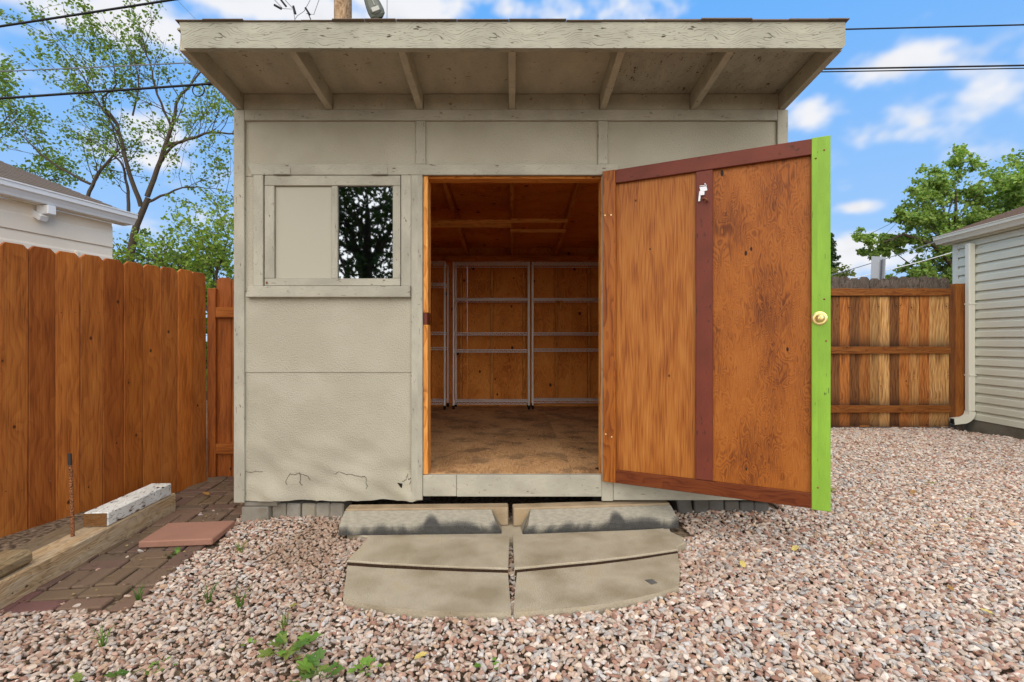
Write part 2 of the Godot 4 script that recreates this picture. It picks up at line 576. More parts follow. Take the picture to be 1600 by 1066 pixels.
	for c in [Color(0.97, 0.97, 0.97), Color(0.84, 0.76, 0.68), Color(1.06, 1.13, 1.2), Color(0.64, 0.59, 0.57), Color(0.94, 0.83, 0.72), Color(0.88, 0.92, 0.95)]:
		M.gate.append(wmat(tg, 0.62, 2.2, 0.75, 0.15, c))
	M.gate_rail = wmat(tr, 0.5, 2.0, 0.75, 0.15, Color(0.60, 0.54, 0.48))
	M.gate_post = wmat(tc, 0.62, 1.95, 0.65, 0.1, Color(0.80, 0.82, 0.82))
	M.gate_grey = wmat(wood(144, 320, 74, Color(0.20, 0.17, 0.15), Color(0.33, 0.29, 0.255), Color(0.43, 0.39, 0.35), {"lines": 9.0, "knots": 3, "streak": 0.7}), 0.4, 0.8, 0.9, 0.2)
	# timbers
	var tt := wood(288, 640, 77, Color(0.44, 0.36, 0.26), Color(0.64, 0.545, 0.42), Color(0.76, 0.68, 0.56), {"lines": 9.0, "warp": 4.0, "knots": 6, "aspect": 3.0, "ring": 0.28, "streak": 0.5, "grey": 0.4, "crack": 0.6})
	M.timber = wmat(tt, 0.45, 1.4, 0.9, 0.3, Color(1.2, 1.19, 1.16))
	M.timber_old = wmat(tt, 0.45, 1.4, 0.9, 0.4, Color(0.82, 0.81, 0.79))
	M.timber_pale = wmat(tt, 0.35, 0.9, 0.9, 0.4, Color(0.95, 0.93, 0.86))
	M.timber_end = wmat(tt, 0.2, 0.5, 0.9, 0.3, Color(0.80, 0.66, 0.50))
	# concrete, clay, dirt
	M.slab = noise_mat(Color(0.73, 0.685, 0.60), speck, pebbly, 2.2, 0.9, 0.05, stained)
	M.block = noise_mat(Color(0.62, 0.60, 0.56), speck, pebbly, 3.0, 0.92, 0.12, stained)
	M.block_dark = noise_mat(Color(0.42, 0.41, 0.40), speck, pebbly, 3.0, 0.92, 0.12, stained)
	M.ledge = noise_mat(Color(0.69, 0.61, 0.50), speck, pebbly, 3.0, 0.9, 0.08, stained)
	M.brick = []
	for c in [Color(0.50, 0.415, 0.345), Color(0.52, 0.42, 0.355), Color(0.46, 0.39, 0.33), Color(0.49, 0.41, 0.33), Color(0.47, 0.375, 0.33)]:
		M.brick.append(noise_mat(c, speck, pebbly, 3.5, 0.92, 0.12, mottled))
	M.brick_plum = noise_mat(Color(0.50, 0.36, 0.34), speck, pebbly, 3.5, 0.9, 0.12, mottled)
	M.paver = noise_mat(Color(0.68, 0.505, 0.43), speck, pebbly, 4.5, 0.92, 0.14, mottled)
	var soil := ntex(512, noise(15, 0.045, 5), ramp([Color(0.30, 0.25, 0.20), Color(0.47, 0.40, 0.32), Color(0.58, 0.50, 0.42)], [0.25, 0.5, 0.8]))
	M.soil = noise_mat(Color(1, 1, 1), soil, fine, 1.1, 0.97, 0.9, mottled)
	M.yard = noise_mat(Color(1.1, 1.06, 1.0), soil, fine, 0.7, 0.97, 0.5, mottled)
	# metal, plastic, glass
	M.chrome = plain(Color(0.96, 0.955, 0.945), 0.35, 0.15, 0.6)
	M.rubber = plain(Color(0.07, 0.07, 0.075), 0.6)
	M.zinc = plain(Color(0.80, 0.80, 0.80), 0.35, 0.8)
	M.brass = plain(Color(0.93, 0.83, 0.56), 0.3, 0.75)
	M.rust = noise_mat(Color(0.66, 0.50, 0.37), ntex(128, noise(16, 0.12, 3), ramp([Color(0.5, 0.4, 0.35), Color(1, 0.9, 0.8)], [0.35, 0.65])), pebbly, 6.0, 0.9, 0.15)
	var gl := StandardMaterial3D.new()   # old window film: dark and strongly mirroring
	gl.albedo_color = Color(0.58, 0.60, 0.62)
	gl.metallic = 1.0
	gl.roughness = 0.02
	M.glass = gl
	M.vinyl = noise_mat(Color(0.83, 0.83, 0.755), null, fine, 1.0, 0.5, 0.03, mottled)
	M.vinyl_trim = plain(Color(0.84, 0.84, 0.78), 0.45)
	M.gutter = plain(Color(0.85, 0.84, 0.77), 0.4)
	M.white_gutter = plain(Color(0.92, 0.92, 0.91), 0.4)
	M.cream = noise_mat(Color(0.96, 0.91, 0.83), null, fine, 1.0, 0.7, 0.05, mottled)
	M.foundation = noise_mat(Color(0.50, 0.48, 0.43), speck, pebbly, 2.0, 0.95, 0.2, stained)
	M.shingle = noise_mat(Color(0.50, 0.40, 0.33), speck, pebbly, 5.0, 0.95, 0.2, mottled, false)
	M.shingle_grey = noise_mat(Color(0.50, 0.44, 0.39), speck, pebbly, 5.0, 0.95, 0.2, mottled, false)
	M.wire = plain(Color(0.06, 0.06, 0.06), 0.6)
	M.wire_grey = plain(Color(0.42, 0.43, 0.45), 0.5)
	M.dark = plain(Color(0.10, 0.085, 0.07), 0.95)
	M.joint = noise_mat(Color(0.50, 0.42, 0.33), soil, fine, 3.0, 0.97, 0.4)
	M.crack = plain(Color(0.38, 0.34, 0.28), 0.95)
	M.pole = wmat(wood(144, 320, 81, Color(0.42, 0.32, 0.23), Color(0.62, 0.51, 0.39), Color(0.72, 0.62, 0.50), {"lines": 14.0, "knots": 3, "streak": 0.8, "crack": 0.5}), 0.25, 1.2, 0.9, 0.2)
	M.bark = noise_mat(Color(0.34, 0.30, 0.25), speck, fine, 2.0, 0.95, 1.2, mottled)
	M.lamp = plain(Color(0.36, 0.38, 0.34), 0.5, 0.2)
	M.lens = plain(Color(0.72, 0.72, 0.68), 0.2)
	M.sign = plain(Color(0.60, 0.61, 0.62), 0.45, 0.5)
	M.stain = concrete_stained()


func leaf_mat(c: Color, back := 0.8) -> StandardMaterial3D:
	var m := plain(c, 0.55)
	m.vertex_color_use_as_albedo = true
	m.backlight_enabled = true
	m.backlight = Color(back, back, back * 0.6)
	return m


# concrete whose lower front is stained black where water splashes it; v = 0 at the bottom of the front, 1 at the back of the top
func concrete_stained() -> StandardMaterial3D:
	var w := 512; var h := 128
	var n1 := noise(91, 0.012, 3); var n2 := noise(92, 0.2, 2)
	var col := PackedByteArray(); col.resize(w * h * 3)
	for y in h:
		var v := float(y) / h
		for x in w:
			var e := 0.30 + 0.26 * n1.get_noise_2d(x, 3.0) + 0.08 * n2.get_noise_2d(x, y)
			e += 0.34 * exp(-pow((x - 300.0) / 26.0, 2.0)) + 0.22 * exp(-pow((x - 395.0) / 34.0, 2.0)) - 0.10 * exp(-pow((x - 60.0) / 70.0, 2.0))
			var k := (1.0 - smoothstep(e - 0.22, e + 0.16, v)) * (0.80 + 0.45 * n2.get_noise_2d(x * 1.7, y * 1.7 + 60.0))
			var g := 1.0 + 0.16 * n2.get_noise_2d(x * 2.0, y * 2.0) + 0.10 * n1.get_noise_2d(x * 3.0, y * 5.0)
			var c := (Color(0.60, 0.575, 0.51) * g).lerp(Color(0.19, 0.19, 0.19) * g, clampf(k, 0, 1))
			var i := (y * w + x) * 3
			col[i] = clampi(int(c.r * 255), 0, 255); col[i + 1] = clampi(int(c.g * 255), 0, 255); col[i + 2] = clampi(int(c.b * 255), 0, 255)
	var m := StandardMaterial3D.new()
	m.albedo_texture = tex(w, h, col)
	m.roughness = 0.9
	m.metallic_specular = 0.35
	return m


# ---------------------------------------------------------------- sky
func make_sky() -> PanoramaSkyMaterial:
	var W := 1792; var H := 896
	var n1 := noise(101, 1.0, 5); var n2 := noise(102, 1.0, 4)
	# clouds: azimuth from the view's middle, elevation, half width, half height (radians), amount
	var blobs := []
	for b in [[170, 22, 140, 34, 1.4], [450, 8, 190, 28, 1.5], [640, 8, 140, 26, 1.2], [960, 12, 150, 24, 0.45], [1385, 113, 85, 20, 1.3], [1268, 176, 50, 24, 1.3], [1335, 324, 40, 12, 1.6], [1335, 400, 70, 34, 1.3], [1500, 165, 130, 62, 0.55], [1345, 279, 50, 9, 0.45],
		[45, 128, 80, 24, 0.6], [230, 195, 60, 30, 0.75], [225, 250, 60, 22, 0.6], [345, 155, 30, 22, 0.7], [170, 335, 60, 22, 0.5], [290, 330, 60, 30, 0.5]]:
		var fx: float = (b[0] - 800.0) / 764.0
		var fy: float = (533.0 - b[1]) / 764.0
		var l := sqrt(1.0 + fx * fx)
		blobs.append([atan(fx), atan(fy / l), b[2] / 764.0 / (1.0 + fx * fx), b[3] / 764.0 / l, b[4]])
	var data := PackedFloat32Array()
	data.resize(W * H * 3)
	for y in H / 2:
		var el := PI * (0.5 - (y + 0.5) / H)
		var s := sin(el)
		for x in W:
			var az := TAU * (x + 0.5) / W
			if az > PI: az -= TAU
			var cx := sin(az) * cos(el) / (s + 0.22)
			var cz := -cos(az) * cos(el) / (s + 0.22)
			var f := n1.get_noise_2d(cx * 1.15 + 4.0, cz * 1.15)
			var g := n2.get_noise_2d(cx * 5.0, cz * 5.0)
			var dens := f * 0.85 + g * 0.28 - 0.34 + smoothstep(0.62, 0.95, el) * 0.75
			for b in (blobs if el < 0.85 and absf(az) < 1.1 else []):
				var dx: float = (az - b[0]) / b[2]
				var dy: float = (el - b[1]) / b[3]
				var q := dx * dx + dy * dy
				if q < 5.0:
					dens = maxf(dens, (0.72 * b[4] * exp(-q * 0.7) - 0.25) + 0.62 * n1.get_noise_2d(az * 4.2, el * 7.5 + 9.0) + 0.25 * n2.get_noise_2d(az * 17.0, el * 26.0))
			var c := smoothstep(-0.06, 0.52, dens)
			var up := pow(clampf(s, 0, 1), 0.62)
			var sky := Vector3(0.39, 0.53, 0.69).lerp(Vector3(0.075, 0.29, 0.68), clampf(up * 1.30, 0, 1))
			var cl := Vector3(0.645, 0.645, 0.66).lerp(Vector3(1.08, 1.04, 0.97), smoothstep(0.62, 1.1, el)) * (1.0 - 0.12 * clampf(g, 0, 1))
			var v := sky.lerp(cl, c * 0.96)
			var i := (y * W + x) * 3
			data[i] = v.x; data[i + 1] = v.y; data[i + 2] = v.z
	for i in range(W * (H / 2), W * H):
		data[i * 3] = 0.30; data[i * 3 + 1] = 0.27; data[i * 3 + 2] = 0.23
	var m := PanoramaSkyMaterial.new()
	m.panorama = ImageTexture.create_from_image(Image.create_from_data(W, H, false, Image.FORMAT_RGBF, data.to_byte_array()))
	return m


# ---------------------------------------------------------------- ground, gravel
var bump_n := noise(201, 0.9, 3)

func ground_y(x: float, d: float) -> float:
	var y := 0.012 * bump_n.get_noise_2d(x * 1.3, d * 1.3)
	y += 0.07 * exp(-pow((x - 1.5) / 0.6, 2.0) - pow((d - 3.5) / 0.3, 2.0))
	y += 0.025 * exp(-pow((x + 1.35) / 0.5, 2.0) - pow((d - 3.35) / 0.22, 2.0))
	y -= 0.03 * smoothstep(6.2, 6.9, d)
	return y


func path_edge(d: float) -> float:
	return -1.762 - 0.123 * (d - 2.244) + 0.02 * sin(d * 9.0)


func timber_edge(d: float) -> float:
	return -2.315 - 0.0794 * (d - 2.211)


func stone_mesh(sd: int) -> ArrayMesh:
	# a worn, many-sided chip: a rounded octahedron-sphere pushed about, with flattened facets
	var r := RandomNumberGenerator.new()
	r.seed = sd
	var t := (1.0 + sqrt(5.0)) / 2.0
	var vs: Array[Vector3] = []
	for p in [[-1, t, 0], [1, t, 0], [-1, -t, 0], [1, -t, 0], [0, -1, t], [0, 1, t], [0, -1, -t], [0, 1, -t], [t, 0, -1], [t, 0, 1], [-t, 0, -1], [-t, 0, 1]]:
		vs.append(Vector3(p[0], p[1], p[2]).normalized())
	var fs := [[0, 11, 5], [0, 5, 1], [0, 1, 7], [0, 7, 10], [0, 10, 11], [1, 5, 9], [5, 11, 4], [11, 10, 2], [10, 7, 6], [7, 1, 8], [3, 9, 4], [3, 4, 2], [3, 2, 6], [3, 6, 8], [3, 8, 9], [4, 9, 5], [2, 4, 11], [6, 2, 10], [8, 6, 7], [9, 8, 1]]
	var mid := {}
	var out := []
	for f in fs:
		var m := []
		for k in 3:
			var a: int = f[k]; var b: int = f[(k + 1) % 3]
			var key := mini(a, b) * 1000 + maxi(a, b)
			if not mid.has(key):
				vs.append(((vs[a] + vs[b]) * 0.5).normalized())
				mid[key] = vs.size() - 1
			m.append(mid[key])
		out.append_array([[f[0], m[0], m[2]], [f[1], m[1], m[0]], [f[2], m[2], m[1]], [m[0], m[1], m[2]]])
	# cut by random planes: gives flats and edges as on crushed, tumbled rock
	var planes := []
	for k in 11:
		planes.append([Vector3(r.randfn(), r.randfn(), r.randfn()).normalized(), r.randf_range(0.50, 0.80)])
	for i in vs.size():
		var v := vs[i]
		for p in planes:
			var over: float = v.dot(p[0]) - p[1]
			if over > 0.0: v -= p[0] * over * 0.92
		vs[i] = v * Vector3(1.05, 0.52, 0.76) * r.randf_range(0.95, 1.05)
	var st := st_new()
	st.set_smooth_group(-1)
	for f in out:
		var a := vs[f[0]]; var b := vs[f[1]]; var c := vs[f[2]]
		if (c - a).cross(b - a).dot(a + b + c) < 0.0:
			var sw := b; b = c; c = sw
		for p in [a, b, c]:
			st.set_uv(Vector2(p.x, p.z)); st.add_vertex(p)
	st.generate_normals()
	return st.commit()


func multi(called: String, mesh: Mesh, mat: Material, xs: Array, cs: Array, parent: Node) -> MultiMeshInstance3D:
	var mm := MultiMesh.new()
	mm.transform_format = MultiMesh.TRANSFORM_3D
	mm.use_colors = true
	mm.mesh = mesh
	mm.instance_count = xs.size()
	for i in xs.size():
		mm.set_instance_transform(i, xs[i])
		mm.set_instance_color(i, cs[i])
	var o := MultiMeshInstance3D.new()
	o.name = numbered(parent, called)
	o.multimesh = mm
	o.material_override = mat
	parent.add_child(o, true)
	return o


var holes: Array[PackedVector2Array] = []   # outlines in (x, d) where no gravel lies

func make_ground() -> void:
	var st := st_new()
	var far := 300.0
	for q in [[-far, far, -far, far]]:
		var a := Vector3(q[0], -0.12, q[2]); var b := Vector3(q[1], -0.12, q[2]); var c := Vector3(q[1], -0.12, q[3]); var d := Vector3(q[0], -0.12, q[3])
		tri(st, a, b, c, Vector3.UP, Vector2.ZERO, Vector2.ZERO, Vector2.ZERO)
		tri(st, a, c, d, Vector3.UP, Vector2.ZERO, Vector2.ZERO, Vector2.ZERO)
	var g := part("ground", st.commit(), M.yard, self)
	tag(g, "bare brown earth of the yards and alley", "ground", "", "structure")
	# the bed below the gravel, gently uneven
	st = st_new()
	var nx := 70; var nd := 64
	for j in nd + 1:
		for i in nx + 1:
			var x := lerpf(-4.2, 9.5, float(i) / nx); var d := lerpf(-4.0, 9.0, float(j) / nd)
			st.set_normal(Vector3.UP); st.set_uv(Vector2(x, d))
			st.add_vertex(Vector3(x, ground_y(x, d) - 0.012, -d))
	for j in nd:
		for i in nx:
			var a := j * (nx + 1) + i
			for k in [a, a + nx + 1, a + 1, a + 1, a + nx + 1, a + nx + 2]: st.add_index(k)
	st.generate_normals()
	var bed := part("gravel_bed", st.commit(), M.soil, self)
	tag(bed, "dark soil showing between the stones of the yard", "soil", "", "structure")
	# the stones
	var r := RandomNumberGenerator.new()
	r.seed = 77
	var tones := [Vector3(0.56, 0.45, 0.38), Vector3(0.63, 0.54, 0.46), Vector3(0.70, 0.64, 0.58), Vector3(0.47, 0.31, 0.25), Vector3(0.37, 0.215, 0.165), Vector3(0.56, 0.55, 0.54), Vector3(0.42, 0.40, 0.39), Vector3(0.52, 0.37, 0.26), Vector3(0.29, 0.185, 0.15), Vector3(0.66, 0.57, 0.52)]
	var share := [0.19, 0.36, 0.47, 0.60, 0.69, 0.79, 0.86, 0.92, 0.95, 1.0]
	var patch := noise(205, 0.5, 2)
	var xs := [[], [], []]; var cs := [[], [], []]
	var cell := 0.0168
	var d := 1.05
	while d < 7.02:
		var half := 1.16 * d + 0.55
		var x := -half
		while x < minf(half, 7.6):
			var px := x + r.randf_range(-1, 1) * cell * 0.8
			var pd := d + r.randf_range(-1, 1) * cell * 0.8
			x += cell
			var thin := 1.0
			if pd > 4.5: thin = 0.85
			if r.randf() > thin: continue
			if not gravel_here(px, pd, r): continue
			var big := 0.5 + 0.5 * smoothstep(-1.0, 1.4, px + 0.9 * patch.get_noise_2d(px, pd))
			var s := lerpf(0.0098, 0.0142, big) * r.randf_range(0.62, 1.45)
			if r.randf() < 0.05: s *= 1.35
			var bs := Basis.from_euler(Vector3(r.randfn() * 0.33, r.randf() * TAU, r.randfn() * 0.33))
			if r.randf() < 0.5: bs = bs * Basis(Vector3.RIGHT, PI)
			bs = bs.scaled_local(Vector3(s * r.randf_range(0.95, 1.5), s * r.randf_range(0.75, 1.25), s * r.randf_range(0.8, 1.2)))
			var y := ground_y(px, pd) + s * 0.28 + r.randf() * 0.012
			var u := r.randf()
			var t := 0
			while share[t] < u: t += 1
			var c: Vector3 = tones[t] * r.randf_range(0.74, 1.08) * Vector3(1.01, 0.965, 0.905)
			# nearer the shed the stones lie dusty with soil
			var dust := smoothstep(0.25, -0.15, patch.get_noise_2d(px * 2.0 + 40.0, pd * 2.0)) * smoothstep(0.6, -1.2, px) * 0.3 + 0.55 * smoothstep(2.1, 3.0, pd) * smoothstep(1.9, 1.0, absf(px + 0.1)) * smoothstep(-0.35, 0.25, patch.get_noise_2d(px * 3.0, pd * 3.0 + 7.0))
			c = c.lerp(Vector3(0.33, 0.225, 0.155), clampf(dust, 0, 0.75))
			var k := r.randi() % 3
			xs[k].append(Transform3D(bs, Vector3(px, y, -pd)))
			cs[k].append(Color(c.x, c.y, c.z))
		d += cell
	var gr := thing("gravel", "pink, tan and white crushed stone covering the yard", "gravel")
	gr.set_meta("kind", "stuff")
	var sm := plain(Color(1, 1, 1), 0.85, 0.0, 0.3)
	sm.vertex_color_use_as_albedo = true
	for k in 3:
		var o := multi("stones", stone_mesh(300 + k), sm, xs[k], cs[k], gr)
		o.set_meta("kind", "stuff")


func gravel_here(x: float, d: float, r: RandomNumberGenerator) -> bool:
	if d > 2.2 and x < path_edge(d) + 0.0: return r.randf() < 0.012 and x > -2.3
	if x < timber_edge(d) - 0.01: return false
	if x < -1.87 and d > 3.2: return false
	if absf(x) < 1.9 and d > 3.40: return false
	if x > 1.85 and d > 7.0: return false
	if x > 6.46 - 0.065 * (7.2 - d) - 0.12: return false
	if d > 6.2 and x > 5.9 and r.randf() < smoothstep(5.9, 6.35, x) * 0.9: return false
	for h in holes:
		if Geometry2D.is_point_in_polygon(Vector2(x, d), h): return false
	return true


# ---------------------------------------------------------------- the shed
const FRONT := 3.28   # distance of the front wall
const BACK := 6.77
const SLOPE := 0.105

func make_shed() -> void:
	var s := thing("garden_shed", "beige wooden garden shed with lean-to roof and its door standing open", "shed", Vector3(0, 0, -5.0))
	var X0 := -1.857; var X1 := 1.843
	# skids and floor
	for x in [-1.75, -0.6, 0.6, 1.7]:
		bd(s, "skid", x - 0.045, x + 0.045, 0.14, 0.30, FRONT + 0.06, BACK, M.dark)
	bd(s, "floor", X0 + 0.02, X1 - 0.02, 0.30, 0.335, FRONT + 0.02, BACK - 0.02, M.ply_floor, 0.001, 2)
	# walls: side and back, with studs inside
	bd(s, "side_wall", X0, X0 + 0.012, 0.157, 2.72, FRONT + 0.013, BACK, M.siding)
	bd(s, "side_wall", X1 - 0.012, X1, 0.157, 2.72, FRONT + 0.013, BACK, M.siding)
	for k in 3:
		bd(s, "back_wall_panel", -1.845 + 1.2267 * k, -1.845 + 1.2267 * (k + 1) - 0.002, 0.157, 2.55, BACK, BACK + 0.012, M.ply_wall, 0.001, 1)
	for k in 3:
		bd(s, "side_wall_lining", X0 + 0.013, X0 + 0.018, 0.337, 2.62, FRONT + 0.03 + 1.16 * k, FRONT + 0.03 + 1.16 * (k + 1), M.ply_wall, 0.001, 1)
		bd(s, "side_wall_lining", X1 - 0.018, X1 - 0.013, 0.337, 2.62, FRONT + 0.03 + 1.16 * k, FRONT + 0.03 + 1.16 * (k + 1), M.ply_wall, 0.001, 1)
	for x in [-1.81, -1.56, -1.13, -0.70, -0.275, 0.165, 0.61, 1.055, 1.5, 1.79]:
		bd(s, "stud", x - 0.019, x + 0.019, 0.375, 2.32, BACK - 0.09, BACK - 0.001, M.stud)
	bd(s, "sole_plate", X0 + 0.02, X1 - 0.02, 0.336, 0.374, BACK - 0.09, BACK - 0.001, M.stud)
	bd(s, "top_plate", X0 + 0.02, X1 - 0.02, 2.321, 2.40, BACK - 0.092, BACK - 0.001, M.rafter)
	bd(s, "stud_block", 0.60, 0.69, 1.66, 1.86, BACK - 0.115, BACK - 0.091, M.stud)
	for k in 5:
		var dd := FRONT + 0.12 + 0.78 * k
		bd(s, "stud", X0 + 0.019, X0 + 0.108, 0.375, 2.42 - 0.03 * k, dd, dd + 0.038, M.stud)
		bd(s, "stud", X1 - 0.108, X1 - 0.019, 0.375, 2.42 - 0.03 * k, dd, dd + 0.038, M.stud)
	for x in [-1.83, -1.2, -0.60, 0.64, 1.2, 1.81]:
		bd(s, "stud", x - 0.019, x + 0.019, 0.375, 2.70, FRONT + 0.014, FRONT + 0.10, M.stud)
	# front siding: three sheets above, left wall in lapped sheets round the window, right wall behind the door
	bd(s, "siding_panel", X0 + 0.01, -0.612, 2.335, 2.775, FRONT, FRONT + 0.012, M.siding)
	bd(s, "siding_panel", -0.608, 0.608, 2.345, 2.775, FRONT, FRONT + 0.012, M.siding)
	bd(s, "siding_panel", 0.612, X1 - 0.01, 2.335, 2.775, FRONT, FRONT + 0.012, M.siding)
	bd(s, "siding_panel", X0 + 0.01, -1.66, 1.56, 2.333, FRONT, FRONT + 0.012, M.siding)
	bd(s, "siding_panel", -0.742, -0.598, 1.56, 2.333, FRONT + 0.001, FRONT + 0.012, M.siding)
	bd(s, "siding_panel", X0 + 0.01, -0.60, 1.018, 1.558, FRONT - 0.006, FRONT + 0.010, M.siding, 0.004)
	bd(s, "siding_panel", 0.62, X1 - 0.01, 0.165, 2.333, FRONT, FRONT + 0.012, M.siding)
	lower_sheet(s)
	# trim
	bd(s, "corner_board", X0, -1.786, 0.150, 2.775, FRONT - 0.02, FRONT + 0.0, M.trim)
	bd(s, "corner_board", 1.772, X1, 0.150, 2.775, FRONT - 0.02, FRONT + 0.0, M.trim)
	bd(s, "top_board", -1.785, 1.771, 2.703, 2.776, FRONT - 0.019, FRONT - 0.001, M.trim)
	bd(s, "batten", -0.644, -0.577, 2.411, 2.702, FRONT - 0.017, FRONT - 0.001, M.trim)
	bd(s, "batten", 0.575, 0.640, 2.411, 2.702, FRONT - 0.017, FRONT - 0.001, M.trim)
	# header whose left end is cut at a slant
	var hd := prism(PackedVector2Array([Vector2(-1.735, 2.338), Vector2(0.71, 2.338), Vector2(0.71, 2.410), Vector2(-1.765, 2.410)]), 0.0, 0.02, rnd2(), true, 0.003)
	part("header_board", hd, M.trim, s, Vector3(0, 0, -FRONT + 0.001) - s.position)
	bd(s, "door_casing", -0.673, -0.597, 0.169, 2.337, FRONT - 0.022, FRONT - 0.001, M.trim)
	bd(s, "door_casing", 0.600, 0.676, 0.160, 2.337, FRONT - 0.014, FRONT - 0.001, M.trim)
	bd(s, "threshold", -0.596, -0.372, 0.192, 0.333, FRONT - 0.015, FRONT + 0.03, M.trim)
	bd(s, "threshold", -0.370, 0.599, 0.190, 0.334, FRONT - 0.016, FRONT + 0.03, M.trim)
	bd(s, "bottom_board", 0.678, 1.770, 0.165, 0.285, FRONT - 0.012, FRONT - 0.001, M.trim)
	# jamb of raw wood with the latch strike let in
	bd(s, "jamb", -0.596, -0.563, 1.42, 2.337, FRONT - 0.004, FRONT + 0.11, M.stud)
	bd(s, "jamb", -0.596, -0.563, 0.335, 1.339, FRONT - 0.004, FRONT + 0.11, M.stud)
	bd(s, "strike_block", -0.596, -0.568, 1.3395, 1.4195, FRONT - 0.002, FRONT + 0.11, M.maroon)
	bd(s, "jamb", 0.600, 0.632, 0.335, 2.337, FRONT + 0.014, FRONT + 0.11, M.stud)
	bd(s, "head_jamb", -0.562, 0.599, 2.325, 2.420, FRONT + 0.014, FRONT + 0.11, M.rafter)
	window(s)
	roof(s)
	# boards laid across the rafters inside
	bd(s, "loft_board", -1.72, -0.012, 2.435, 2.452, 4.92, 5.20, M.pale_board)
	bd(s, "loft_board", -0.01, 0.565, 2.440, 2.458, 4.90, 5.00, M.pale_board)
	bd(s, "loft_board", -0.02, 0.58, 2.418, 2.434, 5.26, 5.36, M.pale_board)
	door(s)


var swell := noise(401, 2.6, 2)
func bulge(x: float, y: float) -> float:
	var u := (x + 1.847) / 1.247; var v := (y - 0.163) / 0.859
	var low := pow(clampf(1.0 - v, 0, 1), 2.2)
	var edge := smoothstep(0.0, 0.08, u) * smoothstep(1.0, 0.93, u)
	return 0.028 * low * edge * (swell.get_noise_2d(x + y * 0.9, y * 1.3) + 0.25) + 0.015 * low * edge * sin((x - y * 1.1) * 13.0) + 0.002 * swell.get_noise_2d(x * 3.0, y * 3.0)


func lower_sheet(s: Node3D) -> void:
	# the lowest sheet of siding: swollen and buckled along its foot
	var x0 := -1.847; var x1 := -0.60; var y0 := 0.163; var y1 := 1.022
	var n := swell
	var st := st_new()
	var nx := 60; var ny := 44
	for j in ny + 1:
		for i in nx + 1:
			var u := float(i) / nx; var v := float(j) / ny
			var x := lerpf(x0, x1, u); var y := lerpf(y0, y1, v)
			var z := bulge(x, y)
			if j == 0: y += 0.006 * n.get_noise_2d(x * 5.0, 0.0)
			st.set_normal(Vector3(0, 0, 1)); st.set_uv(Vector2(x, y))
			st.add_vertex(Vector3(x, y, -FRONT + z))
	for j in ny:
		for i in nx:
			var a := j * (nx + 1) + i
			for k in [a, a + nx + 1, a + 1, a + 1, a + nx + 1, a + nx + 2]: st.add_index(k)
	st.generate_normals()
	var sh := part("siding_panel", st.commit(), M.siding, s, -s.position)
	bd(s, "sheathing", x0, x1, y0 + 0.004, y1 - 0.01, FRONT + 0.022, FRONT + 0.026, M.dark)
	# splits in the skin of paint: thin, ragged, open cracks
	var runs := [
		[[-1.505, 0.315], [-1.485, 0.340], [-1.45, 0.338], [-1.42, 0.350], [-1.385, 0.332], [-1.365, 0.325], [-1.352, 0.300]],
		[[-1.42, 0.350], [-1.412, 0.31], [-1.42, 0.285], [-1.405, 0.262]],
		[[-1.505, 0.315], [-1.512, 0.285], [-1.50, 0.268]],
		[[-1.19, 0.335], [-1.165, 0.352], [-1.14, 0.350], [-1.115, 0.335], [-1.085, 0.338], [-1.04, 0.330], [-1.012, 0.322], [-0.985, 0.326], [-0.972, 0.318], [-0.978, 0.285], [-0.968, 0.262], [-0.972, 0.240]],
		[[-0.735, 0.285], [-0.712, 0.300], [-0.700, 0.338], [-0.695, 0.300], [-0.672, 0.312], [-0.682, 0.275]],
		[[-1.835, 0.352], [-1.75, 0.350], [-1.68, 0.353]],
		[[-1.835, 0.195], [-1.80, 0.24], [-1.785, 0.20]]]
	for c in runs:
		var cs := st_new()
		for k in c.size() - 1:
			var steps := 5
			for q in steps:
				var a := Vector2(c[k][0], c[k][1]).lerp(Vector2(c[k + 1][0], c[k + 1][1]), float(q) / steps)
				var b := Vector2(c[k][0], c[k][1]).lerp(Vector2(c[k + 1][0], c[k + 1][1]), float(q + 1) / steps)
				a += Vector2(sin(a.x * 713.0), cos(a.y * 917.0 + a.x * 311.0)) * 0.003
				b += Vector2(sin(b.x * 713.0), cos(b.y * 917.0 + b.x * 311.0)) * 0.003
				var m := (a + b) / 2
				var ang := (b - a).angle()
				add_box(cs, Vector3.ZERO, Vector3(a.distance_to(b) + 0.001, 0.0022 + 0.0018 * absf(sin(m.x * 90.0)), 0.003), 0.0, Vector2.ZERO, Transform3D(Basis(Vector3(0, 0, 1), ang), Vector3(m.x, m.y, -FRONT + bulge(m.x, m.y))))
		part("paint_crack", cs.commit(), M.crack, s, -s.position)
	var hole := part("torn_hole", prism(PackedVector2Array([Vector2(0, 0.036), Vector2(0.034, 0.030), Vector2(0.031, 0.002), Vector2(0.026, 0)]), 0.0, 0.002), M.dark, s, Vector3(-0.768, 0.245, -FRONT + 0.006) - s.position)


